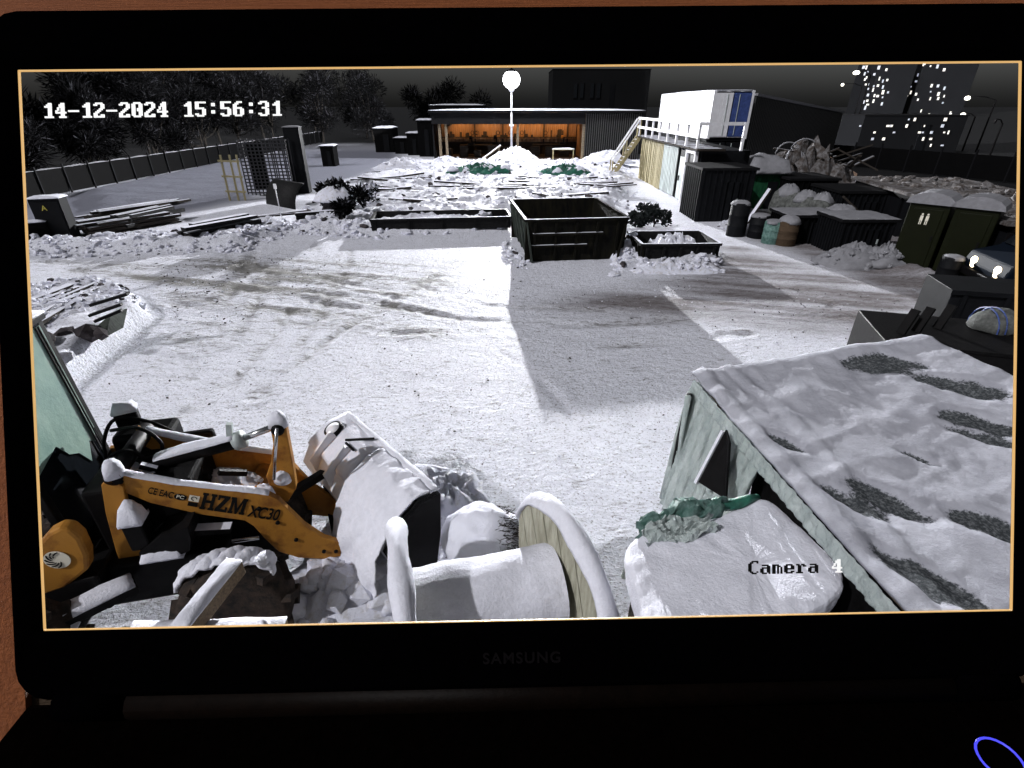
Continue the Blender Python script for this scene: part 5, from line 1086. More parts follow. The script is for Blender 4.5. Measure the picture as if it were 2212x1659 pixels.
def wheel(c_, r_, wd, nm, snow):
    m_ = MB(lO); prof = [(r_*.55,-wd*.42),(r_*.82,-wd*.5),(r_*.95,-wd*.42),(r_*.97,0),(r_*.95,wd*.42),(r_*.82,wd*.5),(r_*.55,wd*.42)]
    m_.lathe(c_, prof, 30, Nv); t = m_.build(nm,'rubber',ld_,True)
    for k in range(18):
        a_ = 2*math.pi*k/18; s_ = 1 if k % 2 else -1
        d_ = Fv*math.cos(a_)+Vector((0,0,math.sin(a_))); e_ = Fv*math.cos(a_+.22)+Vector((0,0,math.sin(a_+.22)))
        m_ = MB(lO); m_.bar(c_+d_*r_*.96+Nv*s_*wd*.02, c_+e_*r_*.93+Nv*s_*wd*.47, .09, .07); m_.build('lug','rubber',t)
    m_ = MB(lO); m_.lathe(c_-Nv*wd*.2, [(.04,-.06),(r_*.2,-.05),(r_*.5,-.02),(r_*.56,.06),(r_*.56,.1)], 22, Nv); m_.build('rim','orange',t,True)
    if snow:
        m_ = MB(lO); k = 22; V = []
        for i in range(k):
            a_ = .75+i/(k-1)*1.7; d_ = Fv*math.cos(a_)+Vector((0,0,math.sin(a_)))
            for j, b_ in enumerate(np.linspace(-.45,1,7)):
                th = (.05*(1-abs(b_)**4)+.008)*math.sin(min(1,(i+.5)/3, (k-i-.5)/3)*math.pi/2)*(1+.35*math.sin(i*1.9+j))
                V.append(c_+d_*(r_*.985-.05*abs(b_)**3+th)+Nv*b_*wd*.54)
        m_.add(V, [(i*7+j,(i+1)*7+j,(i+1)*7+j+1,i*7+j+1) for i in range(k-1) for j in range(6)]); o = rough(m_.build('snow_cap','snow_fine',t,True), .035, .10, 2); so_ = o.modifiers.new('s','SOLIDIFY'); so_.thickness = .03
WC = G(515, 1300, .48); wheel(WC, .50, .32, 'front_wheel', True); wheel(WC+Nv*1.05, .50, .32, 'front_wheel', True); wheel(WC-Fv*1.75-Nv*.05, .50, .32, 'rear_wheel', False); wheel(WC-Fv*1.75+Nv*1.05, .50, .32, 'rear_wheel', False)
# cab, hood, chassis
cab = MB(lO)
for al, s_ in ((-.52,.02),(-.52,1.02),(-1.5,.02),(-1.5,1.02)): cab.bar(L(al,s_,.85), L(al-.10,s_,2.80), .075,.075)
cab.box(L(-1.15,.52,2.80), (1.2,1.12,.06), HD); cab.box(L(-1.03,.52,.80), (1.05,1.08,.12), HD); cb2 = cab.build('cab_frame','machine_black',ld_,bevel=.01)
m_ = MB(lO); m_.cap(L(-1.15,.52,2.832), 1.2,1.12,.08,HD,seed=6); m_.build('snow_cap','snow_fine',cb2,True)
m_ = MB(lO); m_.prism([L(-.50,.06,.86),L(-.50,.98,.86),L(-.595,.98,2.76),L(-.595,.06,2.76)], Fv*.012); ws_ = m_.build('windscreen','dark_glass',cb2)
fz = [(.98,2.74),(.98,1.62),(.90,1.50),(.82,1.56),(.72,1.38),(.62,1.55),(.50,1.62),(.40,1.78),(.06,1.70),(.06,2.74)]
m_ = MB(lO); m_.prism([L(-.50-.095*(z_-.86)/1.90+.016,s_,z_) for s_, z_ in fz], Fv*.006); tag(m_.build('pale_patch','cab_glass',ws_), 'pale green upper part of the windscreen', None)  # pale irregular patch over the upper windscreen
for s_ in (.90,.94): m_ = MB(lO); m_.bar(L(-.50+.03,s_,1.0), L(-.595+.03,s_,2.74), .012,.012); m_.build('seal_strip','machine_black',cb2)
m_ = MB(lO); m_.prism([L(-.45,1.05,.70),L(-.12,1.05,.75),L(-.20,1.05,1.05),L(-.42,1.05,1.30),L(-.52,1.05,1.30)], Nv*.06); m_.build('fender_flare','orange',ld_)
mr = G(85, 835, 2.05); m_ = MB(lO); m_.box(mr, (.22,.07,.30), HD+.9); mr2 = m_.build('mirror','machine_black',ld_,bevel=.02); m_ = MB(lO); m_.tube([mr-Vector((0,0,.1)), L(-.56,1.02,2.0)], .015, 6); m_.build('mirror_arm','machine_black',mr2); m_ = MB(lO); m_.cap(mr+Vector((0,0,.15)), .24,.1,.05,HD+.9); m_.build('snow_cap','snow_fine',mr2,True)
hood = [(78,1180),(100,1155),(125,1142),(150,1146),(172,1165),(188,1200),(190,1232),(140,1272),(82,1292)]
hd_ = lprism('side_panel', hood, -.30, .14, 'orange', bevel=.03)
ec = A(123,1210,-.312); m_ = MB(lO); m_.lathe(ec, [(.098,0),(.098,.004)], 22, Nv); em_ = m_.build('emblem','cream_ink',hd_); tag(em_, 'round cream emblem with dark swirling mane strokes', None)
for k in range(7):
    a0 = 1.2+k*.55; m_ = MB(lO); m_.tube([ec-Nv*.002+(Fv*math.cos(a0+t_*.9)+Vector((0,0,math.sin(a0+t_*.9))))*(.088-.058*t_) for t_ in np.linspace(0,1,5)], [.005,.007,.006,.005,.002], 5); m_.build('emblem_stroke','ink',em_)
m_ = MB(lO); m_.box(L(-1.0,-.02,.58), (1.5,.55,.42), HD); ch2 = m_.build('chassis','machine_black',ld_,bevel=.03)
q = A(205,1300,-.42); m_ = MB(lO); m_.box(q, (.62,.24,.07), HD+.55); stp = m_.build('foot_step','machine_black',ld_); m_ = MB(lO); m_.cap(q+Vector((0,0,.036)), .60,.22,.05,HD+.55,seed=4); m_.build('snow_cap','snow_fine',stp,True)
q = A(120,1345,-.5); m_ = MB(lO); m_.box(q, (.5,.34,.1), HD); m_.build('battery_box','machine_black',ld_,bevel=.02); m_ = MB(lO); m_.cap(q+Vector((0,0,.05)), .5,.3,.06,HD,seed=5); m_.build('snow_load','snow_fine',ld_,True)
# bucket: section swept across its width
bA, bB = Vector((-2.47, 5.12, 0)), Vector((-1.16, 3.66, 0)); wv = (bB-bA).normalized(); fw = Vector((-wv.y, wv.x, 0)); fw = fw if fw.x > 0 else -fw; Lb = (bB-bA).length
def tip(x, z_, t_=math.radians(47)): return (-.10+(x+.1)*math.cos(t_)+(z_-.3)*math.sin(t_)+.12, .78-(x+.1)*math.sin(t_)+(z_-.3)*math.cos(t_))
sec = [tip(*q) for q in [(.78,.04),(.10,.03),(-.12,.14),(-.20,.40),(-.14,.72),(.02,.90),(.10,.88),(-.05,.70),(-.12,.42),(-.06,.20),(.12,.09),(.78,.08)]]
m_ = MB(lO); m_.prism([bA+fw*x+Vector((0,0,z_)) for x, z_ in sec], wv*Lb); bk = m_.build('bucket','white_paint',ld_,bevel=.01)
for o_ in (0., Lb-.03):
    m_ = MB(lO); m_.prism([bA+wv*o_+fw*x+Vector((0,0,z_)) for x, z_ in [tip(*q) for q in ((.78,.04),(.10,.03),(-.12,.14),(-.20,.40),(-.14,.72),(.02,.90),(.10,.88),(.45,.50))]], wv*.03); m_.build('side_plate','machine_black' if o_ else 'white_paint',bk)
TOP = [tip(-.12,.14), tip(-.20,.40), tip(-.14,.72), tip(.02,.90)]
def back(u, f_, out_=0.):   # point on the upturned rear face, f_ 0 at the lower rear edge, 1 at the front lip
    x = float(np.interp(f_*3, range(4), [q[0] for q in TOP])); z_ = float(np.interp(f_*3, range(4), [q[1] for q in TOP])); return bA+wv*Lb*u+fw*(x-out_*.4)+Vector((0,0,z_+out_))
def patch(name, us, fs, out_, mname, parent, wob=0., th=.02):
    m_ = MB(lO); V = [back(u, f_, out_+wob*math.sin(9*u+7*f_)) for u in us for f_ in fs]; k = len(fs)
    m_.add(V, [(i*k+j,(i+1)*k+j,(i+1)*k+j+1,i*k+j+1) for i in range(len(us)-1) for j in range(k-1)]); o_ = m_.build(name, mname, parent, True); o_.modifiers.new('s','SOLIDIFY').thickness = th; return o_
patch('snow_cap', np.linspace(.01,.50,14), np.linspace(.28,.99,10), .035, 'snow_fine', bk, .008, .03)
snow_strip('snow_cap', [back(f_,.97) for f_ in np.linspace(.0,1,12)], .12, .06, bk)
for u in (.17, .36):
    m_ = MB(lO); m_.prism([back(u,.05,.0), back(u,.10,.16), back(u,.55,.14), back(u,.62,.0)], wv*.03); m_.build('hitch_plate','white_paint',bk)
nn_ = (back(.1,.9)-back(.1,.3)).cross(wv).normalized(); nn_ = nn_ if nn_.z > 0 else -nn_
m_ = MB(lO); m_.lathe(back(.13,.62,.05), [(.07,-.03),(.115,-.028),(.115,.022),(.07,.025)], 24, nn_); rg = m_.build('port_ring','machine_black',bk,True); m_ = MB(lO); m_.lathe(back(.13,.62,.06), [(.01,-.03),(.085,-.026),(.085,.02),(.01,.035)], 20, nn_); m_.build('port_cover','white_paint',rg,True)
m_ = MB(lO); m_.bar(back(.30,.62,.075), back(.42,.95,.075), .02,.02); m_.build('seam','machine_black',bk); m_ = MB(lO); m_.bar(back(.42,.60,.075), back(.32,.60,.075), .02,.02); m_.build('seam','machine_black',bk)
m_ = MB(lO); V = []; us = np.linspace(.52,1.0,16); path = [tip(.0,.88), tip(-.10,.78), TOP[2], TOP[1], TOP[0], (-.16,.62), (-.22,.42), (-.26,.22), (-.30,.05)]; nw = len(path)   # sheet draped over the near half
for u in us:
    for j, (x, z_) in enumerate(path):
        g_ = max(0,j-3)/5; V.append(bA+wv*Lb*(u+.02*math.sin(j*1.3)*g_)+fw*(x-.03-.05*g_*math.sin(23*u+j)-.03*g_)+Vector((0,0,z_+.03*(1-g_)+.02*math.sin(17*u+j*.8)*g_)))
m_.add(V, [(i*nw+j,(i+1)*nw+j,(i+1)*nw+j+1,i*nw+j+1) for i in range(len(us)-1) for j in range(nw-1)]); o = rough(m_.build('draped_sheet','snow_fine',bk,True), .07, .13, 2); o.modifiers.new('s','SOLIDIFY').thickness = .012
for s_ in (.05, .62):
    m_ = MB(lO); m_.bar(A(735,1190,s_), back(.28+.25*(s_ < .3),.02,-.10), .10,.12); m_.build('coupling_arm','machine_black',ld_)
m_ = MB(lO); m_.bar(A(622,1070,.33), back(.27,.12,.02), .08,.08); m_.build('tilt_link','machine_black',ld_)
# ploughed snow blocks under the boom
q = G(735,1280); sb = thing('snow_rubble', 'grey heap of broken snow blocks under the loader boom', 'snow pile', (q.x,q.y,0)); m_ = MB(); m_.heap((0,0,-.02), .85,.62,.24,.2,8,10,30,.4); m_.build('mound','snow_clod',sb,True)
RR = random.Random(5)
for k in range(34):
    m_ = MB(); aa = RR.uniform(0,6.3); rr_ = RR.uniform(.1,.9); m_.lump((.75*rr_*math.cos(aa), .58*rr_*math.sin(aa), .22*(1-rr_)+.05), RR.uniform(.08,.19), 700+k, (1.2,.9,.7), n=1 if k % 2 else 2, jit=.22); m_.build('snow_block','snow_clod',sb,k % 2 == 0)

# ================================================================== wooden cable drum in front
top1, top2 = G(858, 1180, 1.58), G(1215, 1112, 1.58); RD = .78
ax = (top2-top1); ax.z = 0; Ld = ax.length; ax.normalize(); ay = Vector((-ax.y, ax.x, 0)); c1 = Vector((top1.x, top1.y, RD))-ay*.06; c2 = Vector((top2.x, top2.y, RD))-ay*.06
dr = thing('cable_drum', 'big wooden cable drum with thick snow on both flanges and core', 'cable drum', ((c1.x+c2.x)/2, (c1.y+c2.y)/2, 0)); dO = dr.location.copy()
def flange(c_, s_, ax, ay):
    m_ = MB(dO); m_.lathe(c_, [(.06,-.022),(RD,-.022),(RD,.022),(.06,.022)], 48, ax); fl_ = m_.build('flange','reel_wood',dr)
    nb_ = 13
    for k in range(nb_):   # boards of the flange, cut to the circle
        h0 = -RD*.985+2*RD*.985*k/nb_; h1 = h0+2*RD*.985/nb_-.008; hm = max(abs(h0),abs(h1))
        half = [math.sqrt(max(0,(RD*.985)**2-h*h)) for h in (h0,h1)]
        cc = c_+ax*s_*.024
        m_ = MB(dO); tl = .35; up_ = Vector((0,0,math.cos(tl)))+ay*math.sin(tl); sd3 = ay*math.cos(tl)-Vector((0,0,math.sin(tl)))
        m_.prism([cc+sd3*h0-up_*half[0], cc+sd3*h1-up_*half[1], cc+sd3*h1+up_*half[1], cc+sd3*h0+up_*half[0]], ax*s_*(.010+.004*(k % 2))); m_.build('board','reel_wood',fl_)
    m_ = MB(dO); k = 34; V = []
    for i in range(k):
        a_ = .12+i/(k-1)*(math.pi-.24); d_ = ay*math.cos(a_)+Vector((0,0,math.sin(a_))); e_ = math.sin(min(1,(i+.3)/5,(k-1-i+.3)/5)*math.pi/2)
        for b_ in np.linspace(0, math.pi, 8):
            V.append(c_+d_*(RD-.012+(.035+.085*max(0,math.sin(a_))**2)*e_*math.sin(b_)*(1+.05*math.sin(i*.9)))+ax*(.085+.01*math.sin(i*.7))*math.cos(b_)*e_)
    m_.add(V, [(i*8+j,(i+1)*8+j,(i+1)*8+j+1,i*8+j+1) for i in range(k-1) for j in range(7)]+[(i*8+7,(i+1)*8+7,(i+1)*8,i*8) for i in range(k-1)]); rough(m_.build('snow_cap','snow_fine',fl_,True), .022, .12, 1)
y2 = math.atan2(ax.y, ax.x)+math.radians(11); flange(c1, 1, ax, ay); flange(c2, -1, Vector((math.cos(y2), math.sin(y2), 0)), Vector((-math.sin(y2), math.cos(y2), 0)))
m_ = MB(dO); m_.tube([c1+ax*.03, c2-ax*.03], .30, 26); co_ = m_.build('core','reel_wood',dr,True)
m_ = MB(dO); k = 22; V = []
for i in range(12):
    f_ = i/11; 
    for j in range(k):
        b_ = -.25+j/(k-1)*(math.pi+.5); d_ = ay*math.cos(b_)+Vector((0,0,math.sin(b_)))
        V.append(c1+ax*(.05+(Ld-.10)*f_)+d_*(.31+.12*max(0,math.sin(b_))**.7*(1+.10*math.sin(5*f_+1)+.05*math.sin(13*f_+4*b_))))
m_.add(V, [(i*k+j,i*k+j+1,(i+1)*k+j+1,(i+1)*k+j) for i in range(11) for j in range(k-1)]); rough(m_.build('snow_cap','snow_fine',co_,True), .03, .2, 2)
q = G(1040,1185,.45); q.y = max(q.y, c1.y+.62); bo = thing('snow_bundle', 'big round snow covered bundle with frozen grass behind the cable drum', 'bundle', (q.x, q.y+.22, 0))
m_ = MB(); vs_, fs_ = ICO[3]; m_.add([(x*.44*(1+.05*math.sin(5*y+3*z)), y*.36*(1+.04*math.sin(7*x)), .36+.42*z*(1+.04*math.sin(6*x+4*y))) for x,y,z in vs_], fs_); bo_ = rough(m_.build('sack','snow',bo,True), .13, .16, 1)
m_ = MB(); RR = random.Random(9)
for k in range(620):
    a_ = RR.uniform(-.9,1.1); z_ = RR.uniform(.1,.72); r_ = .42*math.sqrt(max(.05,1-((z_-.36)/.42)**2)); p_ = Vector((r_*math.cos(a_)*1.04, -abs(r_*math.sin(a_))*.8 if RR.random() < .6 else r_*math.sin(a_)*.8, z_)); d_ = Vector((RR.gauss(.5,.5),RR.gauss(-.3,.5),RR.gauss(.2,.5)))*.10
    s_ = Vector((0,0,.006)); m_.add([p_-s_,p_+s_,p_+d_], [(0,1,2)])
tag(m_.build('frozen_grass','dark_wood',bo), None, None, kind='stuff')
# snowy railing beam and board at the bottom left
rb = thing('railing', 'snow topped timber beam and board in front of the loader wheel', 'railing', (-2.1, 2.5, 0)); rO = Vector((-2.1,2.5,0))
e0, e1 = G(392,1372,1.45), G(512,1222,1.45); m_ = MB(rO); m_.bar(e0, e1, .12, .13); bm_ = m_.build('beam','beam_wood',rb,bevel=.008)
def cap_along(p_, q_, wd, ht, off, nm, parent, mn='snow_fine'):
    m_ = MB(off); d_ = q_-p_; L_ = d_.length; c_ = (p_+q_)/2; m_.cap(c_, L_, wd, ht, math.atan2(d_.y,d_.x), 16, 7, 3); return m_.build(nm, mn, parent, True)
cap_along(e0+Vector((0,0,.066)), e1+Vector((0,0,.066)), .13,.05, rO, 'snow_cap', bm_)
f0, f1 = G(285,1362,1.3), G(618,1352,1.3); f0 = f0+Vector((0,-.1,0)); f1 = f1+Vector((0,-.1,0)); m_ = MB(rO); m_.bar(f0, f1, .28,.05); bd_ = m_.build('board','beam_wood',rb); cap_along(f0+Vector((0,0,.026)), f1+Vector((0,0,.026)), .30,.06, rO,'snow_cap',bd_)
for p_ in (f0.lerp(f1,.15), f0.lerp(f1,.88)): m_ = MB(rO); m_.box((p_.x,p_.y-.05,.62), (.09,.09,1.28)); m_.build('post','beam_wood',rb)
pk = G(585,1335,1.36); m_ = MB(rO); m_.heap((pk.x,pk.y-.08,1.33), .05,.05,.12,0,3,6,12,.1); m_.build('snow_cap','snow_fine',bd_,True)

# ================================================================== sheeted lean-to tent at the right
EZ = 1.78
eA, eB = G(1503, 822, EZ), G(1965, 1340, EZ); fC = G(1985, 738, 2.02); fD = G(2230, 868, 2.05); 
eB2 = eB+(eB-eA).normalized()*1.2; fE = Vector((eB2.x+3.1, eB2.y-.2, 2.1)); fC2 = Vector((fC.x+ .0, fC.y, 2.02)); 
tn = thing('sheeted_tent', 'low flat tent of clear sheeting with patchy snow on its roof', 'tent', (eA.x+1.4, (eA.y+eB2.y)/2, 0)); tO = tn.location.copy()
nu, nv = 120, 150
blobs = [(1895,800,.40,.26,-.1),(2060,850,.36,.17,-.7),(2125,925,.36,.13,-.75),(2135,955,.33,.09,-.8),(1705,940,.20,.10,-.9),(1845,1065,.26,.13,-1.0),(1925,1060,.30,.15,-.9),(2140,1120,.26,.15,-.8),(1995,980,.16,.07,-.8),(2010,1235,.42,.15,-.9)]
def roofpt(u, v):   # u 0..1 across to the right, v 0..1 towards the viewer
    L_ = eA.lerp(eB2, v)+Vector((-.05,0,0)); R_ = fC2.lerp(Vector((fE.x, fE.y, 2.1)), v); p_ = L_.lerp(R_, u)
    sag = -.10*math.sin(math.pi*u)*math.sin(math.pi*min(1,v*1.0))-.05*math.sin(3*math.pi*u)**2*.5
    return Vector((p_.x, p_.y, p_.z+sag))
BL = [(G(x, y, 1.93), a_, b_, r_) for x, y, a_, b_, r_ in blobs]
V = []; K = []; Vb = []
gu = np.linspace(0,1,nu); gv = np.linspace(0,1,nv)
base_pts = [[roofpt(u, v) for v in gv] for u in gu]
BX = np.array([[p.x for p in r_] for r_ in base_pts]); BY = np.array([[p.y for p in r_] for r_ in base_pts]); BZ = np.array([[p.z for p in r_] for r_ in base_pts])
cov = np.ones(BX.shape)
for c_, a_, b_, r_ in BL:
    dx, dy = BX-c_.x, BY-c_.y; uu = dx*math.cos(r_)+dy*math.sin(r_); vv = -dx*math.sin(r_)+dy*math.cos(r_)
    d_ = np.sqrt((uu/a_)**2+(vv/b_)**2)+1.1*fbm(BX,BY,4,4,3); cov = np.minimum(cov, np.clip((d_-.62)/.62,0,1))
UU, VV = np.meshgrid(gu, gv, indexing='ij')
fold = .014*np.sin(9*VV*3.1+4*UU*3.1+3*fbm(BX,BY,1.2,3,5))*np.exp(-((UU-.35)/.5)**2)+.022*fbm(BX,BY,1.6,4,8)+.020*fbm(BX,BY,6,3,18)
rdg = lambda a_, b_, s_: (1-np.abs(2*(fbm(a_,b_,s_,2,77)+.5)/.9-1))**4
fold = fold+.024*rdg(BX*.5+BY*.3, BY*1.6-BX*.7, 1.6)+.022*rdg(BX*1.5, BY*.5+BX*.4, 2.1)+.016*rdg(BX*.9+BY*.9, BY*.4-BX*.5, 3.3)
ridge = .05*np.exp(-((UU-.035)/.022)**2)+.035*np.exp(-((UU-.14-.05*np.sin(6*VV))/.02)**2)+.03*np.exp(-((VV-.02)/.02)**2)
Zs = BZ+fold*.55+ridge*.8+cov*.045
rm = MB(tO)
def gridmesh(ZZ, name, mname, attr_=None):
    co_ = np.stack([BX-tO.x, BY-tO.y, ZZ-tO.z], -1).reshape(-1,3); ix = np.arange(nu*nv).reshape(nu,nv)
    F_ = np.stack([ix[:-1,:-1], ix[1:,:-1], ix[1:,1:], ix[:-1,1:]], -1).reshape(-1,4)[:, ::-1]
    me_ = bpy.data.meshes.new(name); me_.from_pydata(co_.tolist(), [], F_.tolist())
    if attr_ is not None:
        at_ = me_.attributes.new('cover','FLOAT','POINT'); at_.data.foreach_set('value', attr_.reshape(-1).astype(np.float32))
    me_.polygons.foreach_set('use_smooth', np.ones(len(F_), bool)); me_.materials.append(mname if not isinstance(mname,str) else M[mname]); me_.update()
    o_ = bpy.data.objects.new(name, me_); COL.objects.link(o_); o_.parent = tn; return o_
rmat = mat('roof_snow', (.45,.455,.51), .8, 0, .55, 3, col2=(.32,.325,.37), spec=.1)
n = rmat.node_tree.nodes; l = rmat.node_tree.links; b = n['Principled BSDF']; src = b.inputs['Base Color'].links[0].from_socket
tc = n.new('ShaderNodeTexCoord'); gr1 = nzn(38, 4, .7); gr2 = nzn(5, 5, .6)
k_ = mth('ADD', attr('cover'), mth('MULTIPLY', mth('SUBTRACT', gr1, .5), 1.1)); k_ = mth('MULTIPLY', mth('SUBTRACT', k_, .33), 4.0, True)
net = mixc(mth('MULTIPLY', mth('SUBTRACT', gr1, .45, True), 5, True), (.045,.05,.055), (.17,.18,.19))
l.new(mixc(k_, net, src), b.inputs['Base Color'])
gridmesh(Zs, 'roof_sheet', rmat, cov).modifiers.new('s','SOLIDIFY').thickness = -.04
# eave roll with snow, valance, side curtain, posts
el = [eA.lerp(eB2, f_) for f_ in np.linspace(0,1,30)]
def tstrip(nm, pts_top, drop, out_, mname, wr=.02, rows_=8, seed=1):
    m_ = MB(tO); V = []; rr = random.Random(seed); nn = len(pts_top); ph = [rr.uniform(0,6) for _ in range(4)]
    for i, p_ in enumerate(pts_top):
        for j in range(rows_):
            f_ = j/(rows_-1); dz = drop(i/(nn-1)) if callable(drop) else drop
            V.append(p_+Vector((-out_*f_-wr*math.sin(i*1.7+ph[0]+f_*2)-wr*.6*math.sin(i*3.9+f_*7+ph[1])*f_, wr*.8*math.sin(f_*9+i*.9+ph[2]), -dz*f_)))
    m_.add(V, [(i*rows_+j, i*rows_+j+1, (i+1)*rows_+j+1, (i+1)*rows_+j) for i in range(nn-1) for j in range(rows_-1)]); o_ = rough(m_.build(nm, mname, tn, True), .045, .07, 1); o_.modifiers.new('s','SOLIDIFY').thickness = .006; return o_
tstrip('valance', [eA.lerp(eB2,f_)+Vector((-.03,0,.02)) for f_ in np.linspace(0,1,140)], .15, .015, 'polythene', .004, 7, 2)
tstrip('added_shade_sheet', [eA.lerp(eB2,f_)+Vector((.16,0,-.06)) for f_ in np.linspace(.27,1,30)], 1.66, -.05, 'machine_black', .02, 8, 4)  # added black sheet standing in for the shade inside the tent
tstrip('side_curtain', [eA.lerp(eB2,f_)+Vector((.0,0,-.08)) for f_ in np.linspace(0,.33,60)], 1.68, .16, 'polythene', .026, 22, 3)
fl2 = [eA.lerp(fC2,f_) for f_ in np.linspace(0,1,30)]
m_ = MB(tO); V = []
for i, p_ in enumerate(fl2):
    for j in range(6): V.append(p_+Vector((.01*math.sin(i+j), .03+.02*math.sin(i*1.3), -.05-1.72*j/5)))
m_.add(V, [(i*6+j,i*6+j+1,(i+1)*6+j+1,(i+1)*6+j) for i in range(29) for j in range(5)]); m_.build('end_curtain','polythene',tn,True).modifiers.new('s','SOLIDIFY').thickness = .008
m_ = MB(tO); m_.tube([p_+Vector((.10,0,-.05)) for p_ in el], .03, 8); m_.build('eave_pole','timber',tn,True)
for f_ in (0.02, .36, .66, 1.): p_ = eA.lerp(eB2, f_); m_ = MB(tO); m_.box((p_.x+.26,p_.y,EZ/2-.02), (.06,.06,EZ-.02)); m_.build('post','timber',tn)
for u in (.5, 1.): 
    for v in (0., .5, 1.): p_ = roofpt(u,v); m_ = MB(tO); m_.box((p_.x-.02,p_.y+.0,p_.z/2-.07), (.06,.06,p_.z-.16)); m_.build('post','timber',tn)
# loose gathered sheet strips hanging at the far corner, black vent flap
for k in range(3):
    p_ = eA+Vector((-.05-.03*k,-.05-.05*k,-.12)); g_ = G(1432+14*k,1078+8*k); m_ = MB(tO); m_.tube([p_, p_.lerp(g_,.35)+Vector((-.03,0,.02)), p_.lerp(g_,.7)+Vector((-.02,.02,0)), g_+Vector((0,0,.02))], [.035,.025,.03,.05], 7); m_.build('gathered_sheet','steel_black' if k == 1 else 'polythene',tn,True)
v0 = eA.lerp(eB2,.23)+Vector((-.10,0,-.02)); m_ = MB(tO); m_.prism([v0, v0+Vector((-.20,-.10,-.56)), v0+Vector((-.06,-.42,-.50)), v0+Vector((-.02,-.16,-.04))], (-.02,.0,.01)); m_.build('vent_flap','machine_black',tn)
m_ = MB(tO); m_.bar(v0+Vector((-.03,.02,-.02)), v0+Vector((-.23,-.08,-.58)), .03,.05); m_.build('flap_edge','snow_fine',tn)
# shaggy snow fringe at the near right end
# ================================================================== snow topped crate stack between drum and tent, green netting
KZ = 1.5
kp = [G(1345,1188,KZ), G(1372,1160,KZ), G(1560,1120,KZ), G(1640,1078,KZ), G(1668,1085,KZ), G(1820,1235,KZ), G(1828,1262,KZ), G(1790,1320,KZ), G(1700,1350,KZ), G(1690,1440,KZ), G(1420,1440,KZ)]
cx_ = sum(p.x for p in kp)/len(kp); cy_ = sum(p.y for p in kp)/len(kp)
ck = thing('snowy_crate', 'large crate under a smooth thick slab of snow beside the tent', 'crate', (cx_, cy_, 0)); kO = Vector((cx_,cy_,0))
rings = [(.99,-.17),(1.005,-.10),(1.005,-.03),(.992,.015),(.965,.04),(.90,.052),(.60,.06),(.15,.062)]
def resample(P, n_):
    P = P+[P[0]]; d_ = [0]
    for i in range(len(P)-1): d_.append(d_[-1]+(P[i+1]-P[i]).length)
    out_ = []
    for k in range(n_):
        t_ = d_[-1]*k/n_; i = max(j for j in range(len(d_)-1) if d_[j] <= t_); out_.append(P[i].lerp(P[i+1], (t_-d_[i])/(d_[i+1]-d_[i])))
    return out_
rp_ = resample(kp, 64)
for _ in range(3): rp_ = [(rp_[i-1]+rp_[i]*2+rp_[(i+1) % 64])/4 for i in range(64)]
m_ = MB(kO); V = []
for s_, dz in rings:
    for i, p_ in enumerate(rp_): V.append(Vector((cx_+(p_.x-cx_)*s_, cy_+(p_.y-cy_)*s_, KZ+dz-(.02*math.sin(i*1.3) if dz < -.1 else 0))))
N_ = 64; m_.add(V, [(i*N_+k, i*N_+(k+1) % N_, (i+1)*N_+(k+1) % N_, (i+1)*N_+k) for i in range(len(rings)-1) for k in range(N_)]+[tuple(range(N_-1,-1,-1)), tuple((len(rings)-1)*N_+k for k in range(N_))]); rough(m_.build('snow_slab','snow_fine',ck,True), .05, .22, 2)
in_ = [Vector((cx_+(p_.x-cx_)*.9, cy_+(p_.y-cy_)*.9, 0)) for p_ in rp_[::2]]
m_ = MB(kO); m_.prism(in_, (0,0,KZ-.17)); m_.build('crate_body','dark_wood',ck)
gn = thing('green_netting', 'crumpled green netting and clear film bunched at the far edge of the snowy crate', 'netting', G(1450,1130,1.3)); nO = gn.location.copy()
m_ = MB(nO); V = []; n1, n2 = 22, 14
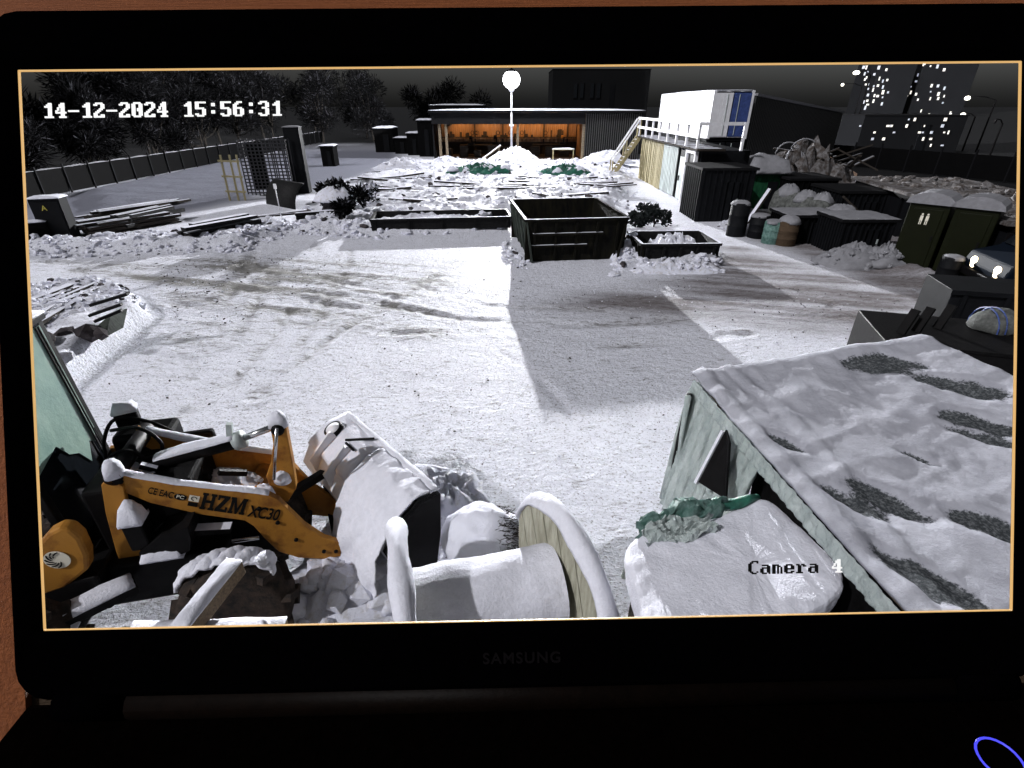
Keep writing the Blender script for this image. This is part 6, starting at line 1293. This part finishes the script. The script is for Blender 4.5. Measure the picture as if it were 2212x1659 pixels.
for i in range(n1):
    for j in range(n2):
        f_, g_ = i/(n1-1), j/(n2-1); p_ = G(1372+178*f_, 1172-52*f_, KZ+.02).lerp(G(1392+170*f_, 1100-25*f_+14*math.sin(f_*9), KZ+.05), g_)
        h_ = .10*math.sin(math.pi*g_)+.22*float(fbm(np.array([f_*7.]),np.array([g_*5.]),1.3,4,6)[0])+(-.95*max(0,g_-.72)**1.0)
        V.append(p_+Vector((.03*math.sin(13*g_+5*f_), .02*math.sin(17*f_), h_)))
m_.add(V, [(i*n2+j,(i+1)*n2+j,(i+1)*n2+j+1,i*n2+j+1) for i in range(n1-1) for j in range(n2-1)]); m_.build('net','net_green',gn,True).modifiers.new('s','SOLIDIFY').thickness = .01
m_ = MB(nO); V = []; n1, n2 = 30, 16
for i in range(n1):
    for j in range(n2):
        f_, g_ = i/(n1-1), j/(n2-1); p_ = G(1392+160*f_, 1186-30*f_, KZ+.05).lerp(G(1400+135*f_, 1132-18*f_, KZ+.10), g_)
        V.append(p_+Vector((.03*math.sin(11*g_+3*f_), .03*math.sin(9*f_+4*g_), .20*float(fbm(np.array([f_*9.]),np.array([g_*6.]),1.1,4,16)[0])+.03)))
m_.add(V, [(i*n2+j,(i+1)*n2+j,(i+1)*n2+j+1,i*n2+j+1) for i in range(n1-1) for j in range(n2-1)]); m_.build('film','polythene',gn,False).modifiers.new('s','SOLIDIFY').thickness = .008
p1 = G(1375,1165,KZ-.05); m_ = MB(nO); m_.prism([p1, p1+Vector((.16,.05,-.02)), p1+Vector((.10,.06,-.55)), p1+Vector((-.06,.04,-.5))], (.0,.03,0)); m_.build('hanging_film','polythene',gn)
sg = [G(1530+22*k,1105-5*k-4*math.sin(k*1.4),KZ+.06)+Vector((0,.03,.02*math.sin(k*2))) for k in range(6)]; m_ = MB(nO); m_.tube(sg, [.05,.06,.05,.055,.04,.03], 8); m_.build('net_roll','green_tarp',gn,True)
# second layer: loose dirty snow patch beside the bucket
q = G(965,1060); dp = thing('churned_snow', 'low patch of churned bluish snow right of the bucket', 'snow pile', (q.x,q.y,-.02)); m_ = MB(); m_.heap((0,0,0), .72,.55,.10,-.6,14,12,40,.9,pw=2.5); m_.build('mound','snow_clod',dp,True)
# snow bank edge between bank and yard
for name in ('ground',): bpy.data.objects[name]['category'] = 'ground'
